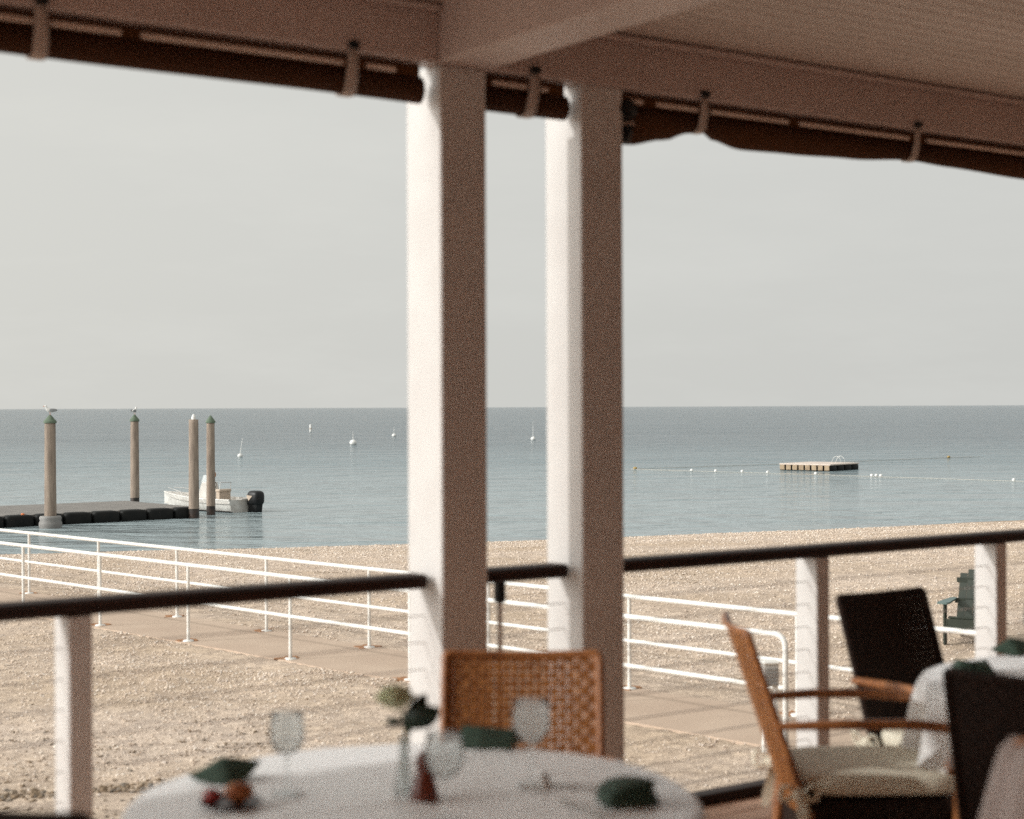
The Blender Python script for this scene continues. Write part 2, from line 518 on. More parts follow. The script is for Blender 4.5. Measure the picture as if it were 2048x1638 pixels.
def sand():
    m, nt, b = new_mat('beach_sand')
    N, L = nt.nodes, nt.links
    b.inputs['Roughness'].default_value = 0.95
    b.inputs['Specular IOR Level'].default_value = 0.15
    tc = N.new('ShaderNodeTexCoord')
    def noise_(scale, detail=5, rough=0.6, stretch=(1, 1, 1), rot=0.0):
        mp = N.new('ShaderNodeMapping')
        mp.inputs['Scale'].default_value = stretch
        mp.inputs['Rotation'].default_value = (0, 0, rot)
        L.new(tc.outputs['Object'], mp.inputs[0])
        n = N.new('ShaderNodeTexNoise')
        n.inputs['Scale'].default_value = scale
        n.inputs['Detail'].default_value = detail
        n.inputs['Roughness'].default_value = rough
        L.new(mp.outputs[0], n.inputs['Vector'])
        return n
    def ramp(inp, p0, c0, p1, c1):
        r = N.new('ShaderNodeValToRGB')
        r.color_ramp.elements[0].position = p0
        r.color_ramp.elements[0].color = (*c0, 1)
        r.color_ramp.elements[1].position = p1
        r.color_ramp.elements[1].color = (*c1, 1)
        L.new(inp, r.inputs[0])
        return r
    def mix(fac, a, bb, mode='MIX'):
        x = N.new('ShaderNodeMix')
        x.data_type = 'RGBA'
        x.blend_type = mode
        if isinstance(fac, float):
            x.inputs['Factor'].default_value = fac
        else:
            L.new(fac, x.inputs['Factor'])
        L.new(a, x.inputs['A'])
        if isinstance(bb, tuple):
            x.inputs['B'].default_value = (*bb, 1)
        else:
            L.new(bb, x.inputs['B'])
        return x.outputs['Result']
    big = noise_(0.22, 4, 0.6, (1, 1.8, 1), radians(-18))
    base = ramp(big.outputs['Fac'], 0.38, (0.55, 0.445, 0.345), 0.62, (0.63, 0.53, 0.445))
    grit = noise_(22, 6, 0.8)
    g = ramp(grit.outputs['Fac'], 0.30, (0.62, 0.59, 0.57), 0.70, (1.26, 1.25, 1.24))
    c = mix(1.0, base.outputs[0], g.outputs[0], 'MULTIPLY')
    peb = N.new('ShaderNodeTexVoronoi')
    peb.inputs['Scale'].default_value = 9.0
    L.new(tc.outputs['Object'], peb.inputs['Vector'])
    pr = ramp(peb.outputs['Color'], 0.15, (0.74, 0.72, 0.72), 0.9, (1.18, 1.16, 1.13))
    c = mix(0.75, c, pr.outputs[0], 'MULTIPLY')
    # weed and wrack: stretched dark streaks along the beach
    wr = noise_(1.1, 6, 0.72, (0.45, 2.6, 1), radians(-14))
    wm = ramp(wr.outputs['Fac'], 0.585, (0, 0, 0), 0.70, (1, 1, 1))
    wz = noise_(0.16, 2, 0.5)
    wzm = ramp(wz.outputs['Fac'], 0.42, (0.15, 0.15, 0.15), 0.6, (0.9, 0.9, 0.9))
    wf = mix(1.0, wm.outputs[0], wzm.outputs[0], 'MULTIPLY')
    c = mix(wf, c, (0.20, 0.135, 0.085))
    sp = noise_(5.5, 4, 0.6, (0.6, 1.4, 1))
    sm = ramp(sp.outputs['Fac'], 0.68, (0, 0, 0), 0.74, (0.75, 0.75, 0.75))
    c = mix(sm.outputs[0], c, (0.15, 0.10, 0.065))
    sx = N.new('ShaderNodeSeparateXYZ')
    L.new(tc.outputs['Object'], sx.inputs[0])
    dm = N.new('ShaderNodeMapRange')
    dm.inputs[1].default_value = -1.80
    dm.inputs[2].default_value = -1.62
    dm.inputs[3].default_value = 0.75
    dm.inputs[4].default_value = 0.0
    L.new(sx.outputs['Z'], dm.inputs[0])
    c = mix(dm.outputs[0], c, (0.33, 0.245, 0.18))
    L.new(c, b.inputs['Base Color'])
    bp = N.new('ShaderNodeBump')
    bp.inputs['Strength'].default_value = 0.6
    bp.inputs['Distance'].default_value = 0.03
    L.new(grit.outputs['Fac'], bp.inputs['Height'])
    b2 = N.new('ShaderNodeBump')
    b2.inputs['Strength'].default_value = 0.5
    b2.inputs['Distance'].default_value = 0.07
    md = noise_(4.0, 5, 0.7, (0.9, 1.2, 1))
    L.new(md.outputs['Fac'], b2.inputs['Height'])
    L.new(bp.outputs[0], b2.inputs['Normal'])
    L.new(b2.outputs[0], b.inputs['Normal'])
    return m
M['sand'] = sand()
M['path'] = mat('path_concrete', (0.50, 0.385, 0.295), 0.9, (0.44, 0.33, 0.25), 1.6, 0.4, 40, stretch=(1, 1, 1))

def water():
    m, nt, b = new_mat('sea_water')
    N, L = nt.nodes, nt.links
    b.inputs['Roughness'].default_value = 0.12
    b.inputs['Specular IOR Level'].default_value = 0.36
    b.inputs['IOR'].default_value = 1.33
    tc = N.new('ShaderNodeTexCoord')
    def wave(scale, stretch, rot, detail):
        mp = N.new('ShaderNodeMapping')
        mp.inputs['Scale'].default_value = stretch
        mp.inputs['Rotation'].default_value = (0, 0, rot)
        L.new(tc.outputs['Object'], mp.inputs[0])
        n = N.new('ShaderNodeTexNoise')
        n.inputs['Scale'].default_value = scale
        n.inputs['Detail'].default_value = detail
        n.inputs['Roughness'].default_value = 0.55
        L.new(mp.outputs[0], n.inputs['Vector'])
        return n
    # shallow water over the sand is paler than the open bay
    sx = N.new('ShaderNodeSeparateXYZ')
    L.new(tc.outputs['Object'], sx.inputs[0])
    dpt = N.new('ShaderNodeMapRange')
    dpt.interpolation_type = 'SMOOTHSTEP'
    dpt.inputs[1].default_value = 38
    dpt.inputs[2].default_value = 190
    L.new(sx.outputs['Y'], dpt.inputs[0])
    dr = N.new('ShaderNodeValToRGB')
    dr.color_ramp.elements[0].color = (0.275, 0.330, 0.345, 1)
    dr.color_ramp.elements[1].color = (0.044, 0.084, 0.108, 1)
    e = dr.color_ramp.elements.new(0.4)
    e.color = (0.128, 0.190, 0.215, 1)
    L.new(dpt.outputs[0], dr.inputs[0])
    L.new(dr.outputs[0], b.inputs['Base Color'])
    # wind patches: some water is calmer than the rest
    pt = wave(0.012, (1, 3.2, 1), radians(12), 3)
    pr = N.new('ShaderNodeMapRange')
    pr.inputs[1].default_value = 0.35
    pr.inputs[2].default_value = 0.65
    pr.inputs[3].default_value = 0.55
    pr.inputs[4].default_value = 1.0
    L.new(pt.outputs['Fac'], pr.inputs[0])
    n1 = wave(1.5, (0.55, 1.2, 1), radians(14), 5)
    n2 = wave(0.30, (0.5, 1.4, 1), radians(10), 3)
    b1 = N.new('ShaderNodeBump')
    b1.inputs['Distance'].default_value = 0.55
    L.new(pr.outputs[0], b1.inputs['Strength'])
    L.new(n1.outputs['Fac'], b1.inputs['Height'])
    b2 = N.new('ShaderNodeBump')
    b2.inputs['Strength'].default_value = 0.8
    b2.inputs['Distance'].default_value = 1.5
    L.new(n2.outputs['Fac'], b2.inputs['Height'])
    L.new(b1.outputs[0], b2.inputs['Normal'])
    L.new(b2.outputs[0], b.inputs['Normal'])
    return m
M['water'] = water()

# ------------------------------------------------------------------ the setting: beach, water, path, deck
SEA = EYE - 3.5          # water level
BEACH = -1.05

def shore_y(x):
    xc = max(-22, min(30, x))
    return 42.9 + 0.36 * xc + 0.006 * xc * xc + (x - xc) * 0.3

def sand_z(x, y):
    q = shore_y(x) - y + 0.35 * noise.noise(Vector((x * 0.16, 3.1, 0.0)))
    if q > 17:
        z = BEACH
    elif q > 0:
        k = q / 17
        z = SEA + (BEACH - SEA) * (1 - (1 - k) ** 1.5)
    else:
        z = SEA + q * 0.07
    damp = max(0.0, min(1.0, (q + 1.0) / 6))
    z += damp * (0.045 * noise.noise(Vector((x * 0.45, y * 0.55, 1.7))) + 0.028 * noise.noise(Vector((x * 1.6, y * 1.8, 4.2)))
                 + 0.016 * noise.noise(Vector((x * 4.5, y * 4.5, 9.2))))
    return z

def axis(c0, c1, step, far):
    a = []
    v = c0
    while v < c1:
        a.append(v)
        v += step
    s = step
    lo, hi = c0, a[-1]
    pre, post = [], []
    while lo > -far:
        s *= 1.45
        lo -= s
        pre.append(lo)
    s = step
    while hi < far:
        s *= 1.45
        hi += s
        post.append(hi)
    return pre[::-1] + a + post

xs = axis(-13.0, 17.0, 0.14, 300)
ys = []
v = 4.0
while v < 52:
    ys.append(v)
    v += 0.09 if v < 14 else 0.14
ys = [-60, -25, -8, -2, 1.5] + ys + [56, 62, 75, 110, 200]
W0 = Vector((-0.7017, 0.7125, 0)).normalized()      # direction of the beach walkway
WN = Vector((W0.y, -W0.x, 0))                        # its near side to far side is +WN
NEAR0 = Vector((1.0, 14.37, 0))
FAR0 = Vector((2.52, 14.47, 0))
def walk_m(x, y):
    return (Vector((x, y, 0)) - NEAR0).dot(WN)
rows = []
for y in ys:
    r = []
    for x in xs:
        z = sand_z(x, y)
        w = walk_m(x, y)
        if -0.12 < w < 1.26:
            z = -1.06                     # the path lies on levelled sand
        elif -0.5 < w < 1.7:
            z = -1.036 + 0.006 * noise.noise(Vector((x * 2, y * 2, 3)))
        r.append((x, y, z))
    rows.append(r)
mb = MB()
mb.grid(rows)
structure(mb.build('beach', M['sand']))

mb = MB()
mb.add([(-9000, 22, SEA), (9000, 22, SEA), (30000, 30000, SEA), (-30000, 30000, SEA)], [(0, 1, 2, 3)])
structure(mb.build('water', M['water']))

import numpy as np
rng = np.random.default_rng(5)
def scatter(name, material, P, size, flat, kind):
    "many small irregular eight-sided lumps as one object"
    n = len(P)
    base = np.array([(1, 0, 0), (0, 1, 0), (-1, 0, 0), (0, -1, 0), (0, 0, 1), (0, 0, -1)], float)
    vv = np.repeat(base[None], n, 0) * (0.65 + 0.7 * rng.random((n, 6, 1)))
    a = rng.random(n) * 6.283
    ca, sa = np.cos(a)[:, None], np.sin(a)[:, None]
    el = (0.6 + 0.8 * rng.random(n))[:, None]
    x = vv[:, :, 0] * el
    y = vv[:, :, 1] / el
    vv[:, :, 0], vv[:, :, 1] = x * ca - y * sa, x * sa + y * ca
    vv[:, :, 2] *= flat
    vv = vv * size[:, None, None] + P[:, None, :]
    tri = np.array([(0, 1, 4), (1, 2, 4), (2, 3, 4), (3, 0, 4), (1, 0, 5), (2, 1, 5), (3, 2, 5), (0, 3, 5)])
    ff = (tri[None] + (np.arange(n) * 6)[:, None, None]).reshape(-1)
    me = bpy.data.meshes.new(name)
    me.vertices.add(n * 6)
    me.vertices.foreach_set('co', vv.reshape(-1))
    nf = n * 8
    me.loops.add(nf * 3)
    me.loops.foreach_set('vertex_index', ff)
    me.polygons.add(nf)
    me.polygons.foreach_set('loop_start', np.arange(nf) * 3)
    me.update(calc_edges=True)
    me.validate()
    me.materials.append(material)
    o = bpy.data.objects.new(name, me)
    COL.objects.link(o)
    o['kind'] = kind
    return o
def lump_mat(name, stops, rough=0.9):
    m, nt, b = new_mat(name)
    N, L = nt.nodes, nt.links
    gm = N.new('ShaderNodeNewGeometry')
    rp = N.new('ShaderNodeValToRGB')
    rp.color_ramp.interpolation = 'CONSTANT'
    els = rp.color_ramp.elements
    els[0].position, els[0].color = stops[0][0], (*stops[0][1], 1)
    els[1].position, els[1].color = stops[1][0], (*stops[1][1], 1)
    for p_, c_ in stops[2:]:
        e = els.new(p_)
        e.color = (*c_, 1)
    L.new(gm.outputs['Random Per Island'], rp.inputs[0])
    L.new(rp.outputs[0], b.inputs['Base Color'])
    b.inputs['Roughness'].default_value = rough
    b.inputs['Specular IOR Level'].default_value = 0.2
    return m
M['pebble'] = lump_mat('pebble_mix', [(0, (0.68, 0.58, 0.49)), (0.25, (0.58, 0.47, 0.38)), (0.45, (0.64, 0.53, 0.43)), (0.70, (0.74, 0.66, 0.58)), (0.80, (0.47, 0.38, 0.31)), (0.92, (0.60, 0.52, 0.46))])
M['weed'] = lump_mat('dry_weed', [(0, (0.26, 0.19, 0.13)), (0.4, (0.18, 0.13, 0.085)), (0.7, (0.33, 0.26, 0.19)), (0.85, (0.22, 0.19, 0.16))])
def on_path(x, y):
    return -0.14 < walk_m(x, y) < 1.28
pp, sz = [], []
while len(pp) < 95000:
    y = 8.5 * (47.0 / 8.5) ** random.random()
    x = random.uniform(-0.36, 0.36) * y * 1.15
    q = shore_y(x) - y
    if q < 0.1 or on_path(x, y):
        continue
    dens = 0.55 + 0.75 * noise.noise(Vector((x * 0.22, y * 0.30, 5.0))) + (0.5 if 1 < q < 7 else 0)
    dens *= min(1.0, max(0.10, (y - 11.0 - max(0.0, x) * 0.9) / 4.0))
    if random.random() > dens:
        continue
    pp.append((x, y, sand_z(x, y) + 0.001))
    sz.append((0.004 + 0.007 * random.random() ** 2.5) * (1 + y / 20))
scatter('pebbles', M['pebble'], np.array(pp), np.array(sz), 0.75, 'stuff')
pp, sz = [], []
wd = Vector((0.94, 0.34, 0))
cl = [(random.uniform(-0.36, -0.05), random.uniform(9.5, 14.0), random.uniform(0.1, 0.45), random.randint(6, 24)) for _ in range(45)]
cl += [(random.uniform(-0.36, 0.36), random.uniform(14.0, 38), random.uniform(0.2, 1.0), random.randint(8, 30)) for _ in range(50)]
for k_, y_, ln_, n_ in cl:
    for _ in range(n_):
        c = Vector((k_ * y_, y_, 0)) + wd * random.gauss(0, ln_) + Vector((-wd.y, wd.x, 0)) * random.gauss(0, 0.05)
        if on_path(c.x, c.y):
            continue
        pp.append((c.x, c.y, sand_z(c.x, c.y) + 0.003))
        sz.append(random.uniform(0.008, 0.022))
a_, b_ = on_level(-80, 1600, BEACH), on_level(335, 1580, BEACH)
for _ in range(350):
    c = a_.lerp(b_, random.random()) + Vector((random.gauss(0, 0.05), random.gauss(0, 0.10), 0))
    pp.append((c.x, c.y, sand_z(c.x, c.y) + 0.004))
    sz.append(random.uniform(0.012, 0.032))
scatter('seaweed', M['weed'], np.array(pp), np.array(sz), 0.45, 'stuff')

# concrete walkway between the two pipe railings
mb = MB()
p0, p1 = NEAR0 + W0 * 26, NEAR0 - W0 * 7.5
nseg = 90
rows = []
for i in range(nseg + 1):
    c = p0 + (p1 - p0) * i / nseg
    e0 = -0.16 + 0.05 * noise.noise(Vector((i * 0.4, 0, 0)))
    e1 = 1.30 + 0.04 * noise.noise(Vector((i * 0.4, 7, 0)))
    rows.append([c + WN * e0 + Vector((0, 0, -1.15)), c + WN * (e0 + .06) + Vector((0, 0, -1.035)), c + WN * (e1 - .06) + Vector((0, 0, -1.035)), c + WN * e1 + Vector((0, 0, -1.15))])
mb.grid(rows, smooth=False)
structure(mb.build('walkway', M['path']))

# ------------------------------------------------------------------ the porch frame: x along the rail, y outwards
ANG = radians(35.1)
D = Vector((cos(ANG), sin(ANG), 0))
NN = Vector((sin(ANG), -cos(ANG), 0))               # inwards
O = Vector((0, 6.54, 0))
def tpx(x, m=0.0):
    "distance along the rail line (offset m inwards) seen at photo column x"
    k = (x - 1024) / F
    return (k * (O.y + m * NN.y) - m * NN.x) / (D.x - k * D.y)
def rail_pt(t, m, z=0.0):
    return O + D * t + NN * m + Vector((0, 0, z))

# deck
mb = MB()
for i in range(62):
    y1 = 0.10 - i * 0.145
    mb.rbox((-16, y1 - 0.139, -0.07), (20, y1, -0.03), 0.004)
o = mb.build('deck_floor', M['deckwood'], loc=tuple(O))
o.rotation_euler.z = ANG
structure(o)
porch = thing('porch', 'shaded porch roof with beadboard ceiling and header beam on square white columns', 'porch', tuple(O), ANG)
HB = 3.0      # underside of the header
CZ = 3.22     # ceiling
C1L, C1R = tpx(883, .122), tpx(975, .122)
C2L, C2R = tpx(1165, .122), tpx(1248, .122)
bm_l = C1L - 0.012
bm_r = C1L + 0.228
mb = MB()
mb.rbox((-16, -0.130, HB), (20, -0.012, CZ + 0.1), 0.006)
mb.build('header_beam', M['trim'], porch)
mb = MB()
mb.rbox((bm_l, -9.0, HB + 0.003), (bm_r, -0.134, CZ + 0.05), 0.006)
mb.build('cross_beam', M['trim'], porch)
mb = MB()
for i in range(96):
    y1 = -0.16 - i * 0.0935
    mb.rbox((-16, y1 - 0.0915, CZ), (20, y1, CZ + 0.03), 0.006)
mb.box((-16, -9.3, CZ + 0.031), (20, -0.02, CZ + 0.12))
mb.build('ceiling', M['ceiling'], porch)
mb = MB()
mb.rbox((-16, -0.165, CZ - 0.030), (bm_l - 0.004, -0.134, CZ - 0.003), 0.008)
mb.rbox((bm_r + 0.004, -0.165, CZ - 0.030), (20, -0.134, CZ - 0.003), 0.008)
mb.build('cove_moulding', M['trim'], porch)
mb = MB()
mb.box((-16, -9.4, -0.03), (20, -9.2, CZ + 0.1))
mb.build('back_wall', M['wall'], porch)
mb = MB()
mb.box((-16, 0.02, -0.45), (20, 0.098, -0.075))
mb.build('rim_board', M['handrail'], porch)

# columns
def column(cl, cr, label):
    c = (cl + cr) / 2
    w = (cr - cl) / 2
    p = rail_pt(c, 0)
    t = thing('porch_column', label, 'column', (p.x, p.y, -0.03), ANG, 'square porch columns')
    b = MB()
    b.rbox((-w, -0.122, 0), (w, 0.125, HB + 0.029), 0.006)
    b.build('shaft', M['white'], t)
    return t
column(C1L, C1R, 'white square porch column under the cross beam, behind the wicker chair back')
column(C2L, C2R, 'white square porch column standing right of the cross beam column, partly shaded')

# deck railings: wooden cap rail, square posts, steel cables
POSTS_L = [tpx(135, .05)]
POSTS_R = [tpx(1632, .05), tpx(1991, .05)]
def railing(label, ta, tb, posts, cables=(0, 0), brace=None):
    p = rail_pt(ta, 0)
    t = thing('deck_railing', label, 'railing', tuple(p), ANG, 'cable railings along the deck edge')
    b = MB()
    b.rbox((0, -0.062, 1.010), (tb - ta, 0.052, 1.064), 0.010)
    b.build('handrail', M['handrail'], t)
    for q in posts:
        b = MB()
        b.rbox((q - ta, -0.052, -0.028), (q - ta + 0.083, 0.085, 1.009), 0.005)
        b.build('post', M['white'], t)
    for k in range(9):
        z = 0.075 + k * 0.103
        b = MB()
        n = 14
        x0, x1 = cables[0], tb - ta + cables[1]
        sag = 0.004
        b.tube([(x0 + (x1 - x0) * i / n, 0.008, z - sag * sin(pi * i / n)) for i in range(n + 1)], 0.0024, 6)
        b.build('cable', M['steel'], t)
    b = MB()
    b.rbox((0, -0.03, -0.028), (tb - ta, 0.05, 0.020), 0.004)
    b.build('bottom_rail', M['handrail'], t)
    if brace is not None:
        b = MB()
        b.tube([(brace - ta, -0.01, -0.028), (brace - ta, -0.01, 0.93)], 0.011, 12)
        b.build('support_pole', M['pipe'], t)
        b = MB()
        b.rbox((brace - ta - 0.019, -0.03, 0.925), (brace - ta + 0.019, 0.01, 1.009), 0.006)
        b.build('bracket', M['black'], t)
    return t
tl = C1L - 0.022
posts = [POSTS_L[0] - k * 1.72 for k in range(0, 6)]
railing('dark handrail over steel cables left of the columns, one white post', -11.5, tl, posts, (0, 0.02))
railing('short dark handrail bridging the gap between the two columns, on a thin pole', C1R + 0.012, C2L - 0.022, [], (-0.01, 0.02), brace=tpx(998, .01))
step = POSTS_R[1] - POSTS_R[0]
railing('dark handrail over steel cables right of the columns, behind the dining chairs', C2R + 0.012, 9.0, POSTS_R + [POSTS_R[1] + step * k for k in range(1, 3)], (-0.01, 0))

# rolled canvas curtains under the header
def curtain(label, ta, tb, straps, bats, bottom, strap_w=0.052, lean=-0.01):
    p = rail_pt(ta, 0.055)
    t = thing('rolled_curtain', label, 'curtain', (p.x, p.y, 0), ANG, 'rolled canvas curtains under the header')
    L_ = tb - ta
    n = max(24, int(L_ / 0.04))
    b = MB()
    rows = []
    seg = 16
    for i in range(n + 1):
        x = L_ * i / n
        zb = bottom(x + ta)
        top = HB - 0.045
        h = (top - zb) / 2
        zc = (top + zb) / 2
        w = 0.040 + 0.006 * noise.noise(Vector((x * 3, 1, 0)))
        r = []
        for k in range(seg):
            th = 2 * pi * k / seg
            wob = 1 + 0.05 * noise.noise(Vector((x * 5, cos(th) * 2, sin(th) * 2)))
            r.append((x, -0.0 + w * cos(th) * wob, zc + h * sin(th)))
        rows.append(r)
    b.grid(rows, closed=True)
    b.add(rows[0], [tuple(range(seg))[::-1]])
    b.add(rows[-1], [tuple(range(seg))])
    b.build('canvas_roll', M['canvas'], t)
    b = MB()
    b.box((0, 0.0, HB - 0.10), (L_, 0.006, HB - 0.001))
    b.build('canvas_heading', M['canvas'], t)
    for x0, x1 in bats:
        b = MB()
        b.tube([(x0 - ta, -0.046, HB - 0.040), (x1 - ta, -0.046, HB - 0.040)], 0.0105, 8)
        b.build('batten', M['batten'], t)
    for s in straps:
        b = MB()
        zb = bottom(s)
        sx = s - ta
        pts = []
        top = HB + 0.012
        pts = [(sx + lean, -0.0765, top), (sx + lean, -0.0765, HB - 0.012), (sx + lean * .6, -0.068, HB - 0.06), (sx + lean * .2, -0.052, zb + 0.045), (sx, -0.038, zb + 0.012), (sx, -0.015, zb - 0.004), (sx, 0.02, zb - 0.002), (sx, 0.046, zb + 0.03), (sx, 0.05, HB - 0.05)]
        ws = [strap_w * 0.75, strap_w * 0.8, strap_w * 0.9] + [strap_w] * 6
        rows = []
        for (x, y, z), w in zip(pts, ws):
            rows.append([(x - w / 2, y, z), (x + w / 2, y, z)])
        b.grid(rows)
        st = b.build('strap', M['strap'], t)
        md = st.modifiers.new('solid', 'SOLIDIFY')
        md.thickness = 0.003
        b = MB()
        b.rbox((sx + lean - 0.022, -0.094, HB + 0.010), (sx + lean + 0.022, -0.0785, HB + 0.036), 0.004)
        b.build('buckle', M['black'], st)
    return t
ZB = 2.853
def bot_left(t):
    return ZB + 0.004 * noise.noise(Vector((t * 1.5, 0, 0)))
def interp(pts, x):
    if x <= pts[0][0]:
        return pts[0][1]
    for (a, va), (b, vb) in zip(pts, pts[1:]):
        if x <= b:
            k = (x - a) / (b - a)
            k = k * k * (3 - 2 * k)
            return va + (vb - va) * k
    return pts[-1][1]
rb = []
for px, py in ((1255, 290), (1330, 281), (1375, 268), (1406, 263), (1428, 281), (1480, 300), (1580, 309), (1700, 318), (1826, 322), (1900, 335), (2048, 359), (2140, 372)):
    t_ = tpx(px, 0.055)
    P = rail_pt(t_, 0.055)
    rb.append((t_, EYE + (hor(px) - py) / F * P.y))
def bot_right(t):
    return interp(rb, t)
mt = lambda px: tpx(px, .1)
curtain('brown canvas curtain rolled up and strapped above the left opening', -11.5, C1L - 0.05, [mt(85), mt(705), mt(85) - 1.7],
        [(-11.4, mt(75)), (mt(104), mt(244)), (mt(286), mt(688)), (mt(735), mt(792))], bot_left)
curtain('short brown canvas curtain rolled up between the two columns', C1R + 0.002, C2L - 0.035, [mt(1066)], [(mt(988), mt(1055)), (mt(1083), mt(1096))], lambda t: ZB + 0.002)
curtain('brown canvas curtain rolled up unevenly above the right opening, sagging past its first strap', C2R + 0.03, 8.0, [mt(1408), mt(1832), mt(1832) + 1.75],
        [(mt(1256), mt(1286)), (mt(1316), mt(1398)), (mt(1422), mt(1577)), (mt(1602), mt(1818)), (mt(1856), 7.9)], bot_right, 0.045, -0.02)
# small pulley by the right column
p = rail_pt(C2R + 0.016, 0.02)
pul = thing('curtain_pulley', 'small black curtain pulley fixed beside the top of the right column', 'pulley', (p.x, p.y, 2.9), ANG)
mb = MB()
Mx = Matrix.Translation((0.014, -0.09, 0.02)) @ Matrix.Rotation(pi / 2, 4, 'X')
mb.lathe([(0, -0.02), (0.040, -0.02), (0.044, -0.012), (0.036, 0), (0.044, 0.012), (0.040, 0.02), (0, 0.02)], 20, M=Mx)
mb.build('wheel', M['black'], pul)
mb = MB()
mb.rbox((-0.012, -0.085, -0.045), (0.062, -0.045, -0.025), 0.004)
mb.build('band', M['strap'], pul)
mb = MB()
mb.lathe([(0, -0.115), (0.016, -0.112), (0.030, -0.07), (0.034, -0.046), (0, -0.046)], 14, c=(0.026, -0.065, 0))
mb.build('weight', M['black'], pul)

# ------------------------------------------------------------------ pipe railings of the beach walkway
PZ = -1.033
TOPZ = EYE - 1.84
MIDZ = TOPZ - 0.43
def s_at(x, P0):
    k = (x - 1024) / F
    return (k * P0.y - P0.x) / (W0.x - k * W0.y)
def pipe_railing(label, P0, s0, s1, posts, bend):
    base = P0 + W0 * s0
    t = thing('pipe_railing', label, 'railing', (base.x, base.y, PZ), atan2(W0.y, W0.x), 'white pipe railings along the walkway')
    h, hm = TOPZ - PZ, MIDZ - PZ
    L_ = s1 - s0
    b = MB()
    if bend:
        pts = [(-0.02, 0, 0.0), (-0.02, 0, h - 0.12)] + [(0.08 - 0.10 * cos(a), 0, h - 0.10 + 0.10 * sin(a)) for a in [pi / 2 * k / 6 for k in range(1, 7)]] + [(L_, 0, h)]
    else:
        pts = [(0, 0, h), (L_, 0, h)]
    b.tube(pts, 0.024, 12)
    b.build('top_rail', M['pipe'], t)
    b = MB()
    b.tube([(0.0, 0, hm), (L_, 0, hm)], 0.021, 12)
    b.build('mid_rail', M['pipe'], t)
    for s in posts:
        b = MB()
        b.tube([(s - s0, 0, 0), (s - s0, 0, h)], 0.0195, 12)
        po = b.build('post', M['pipe'], t)
        b = MB()
        b.lathe([(0, 0.012), (0.06, 0.012), (0.066, 0.0), (0.066, -0.01)], 18, c=(s - s0, 0, 0))
        b.build('base_flange', M['pipe'], po)
        b = MB()
        q = []
        for k in range(20):
            a = 2 * pi * k / 20
            r = 0.12 + 0.10 * noise.noise(Vector((cos(a) * 1.9 + s * 3, sin(a) * 1.9, s * 2)))
            q.append((s - s0 + r * cos(a) + 0.07, r * sin(a) * 1.0 - 0.02, 0.004))
        b.add(q + [(x, y, -0.004) for x, y, z in q], [tuple(range(20))] + [(k, k + 20, (k + 1) % 20 + 20, (k + 1) % 20) for k in range(20)])
        b.build('rust_stain', M['rust'], po)
    return t
fs0 = s_at(57, FAR0)
far_posts = [fs0 - 1.97 * k for k in range(-3, 9)]
pipe_railing('white pipe railing along the seaward side of the walkway', FAR0, far_posts[-1], far_posts[0] + 0.4, far_posts, False)
ns0 = s_at(45, NEAR0)
ne = s_at(1565, NEAR0)
near_posts = [ns0 - 1.98 * k for k in range(-3, 6)]
pipe_railing('white pipe railing along the near side of the walkway, bent down at its end', NEAR0, ne, near_posts[0] + 0.4, near_posts, True)
# utility pedestal by the end of the near railing
g = NEAR0 + W0 * (ne - 0.05) - WN * 0.25
ped = thing('utility_pedestal', 'grey louvred utility box on two white legs at the end of the pipe railing', 'utility box', (g.x, g.y, -1.04), radians(8))
for dx in (-0.045, 0.045):
    mb = MB()
    mb.rbox((dx - 0.018, -0.025, 0), (dx + 0.018, 0.025, 0.53), 0.004)
    mb.build('leg', M['pipe'], ped)
mb = MB()
mb.rbox((-0.062, -0.05, 0.53), (0.062, 0.05, 0.70), 0.008)
mb.build('box', M['louver'], ped)
mb = MB()
mb.rbox((-0.072, -0.06, 0.70), (0.072, 0.06, 0.73), 0.012)
mb.build('lid', M['pipe'], ped)
mb = MB()
for k in range(5):
    mb.rbox((-0.045, -0.058, 0.545 + k * 0.028), (0.045, -0.0505, 0.561 + k * 0.028), 0.003)
mb.build('louvre', M['collar'], ped)

# ------------------------------------------------------------------ floating dock, pilings, gulls, boat
DZ = SEA + 0.34
fl = Vector((-27.0, 38.2, 0)); fr = Vector((-10.0, 52.6, 0)); br = Vector((-12.2, 57.3, 0))
dd = (fr - fl).normalized()
dn = Vector((-dd.y, dd.x, 0))
Ld = (fr - fl).length
dang = atan2(dd.y, dd.x)
dock = thing('floating_dock', 'grey floating dock on black floats between tall wooden pilings', 'dock', (fl.x, fl.y, SEA), dang)
mb = MB()
npl = 150
for i in range(npl):
    x0 = Ld * i / npl
    x1 = Ld * (i + 1) / npl - 0.012
    k = min(1, max(0, (x0 - Ld + 3.5) / 3.5))
    mb.box((x0, 0.20, 0.27), (x1, 5.2 - 0.1 * k, 0.325))
mb.build('deck_planks', M['grey'], dock)
x = Ld
while x > 1:
    mb = MB()
    mb.superell((x - 0.46, 0.22, 0.09), (0.445, 0.26, 0.255), 0.35, 0.35, 20, 10)
    mb.build('float', M['rubber'], dock)
    x -= 0.93
for k in range(1, 4):
    mb = MB()
    mb.superell((Ld - 0.3, 0.3 + k * 1.25, 0.07), (0.30, 0.58, 0.225), 0.28, 0.28, 20, 10)
    mb.build('float', M['rubber'], dock)

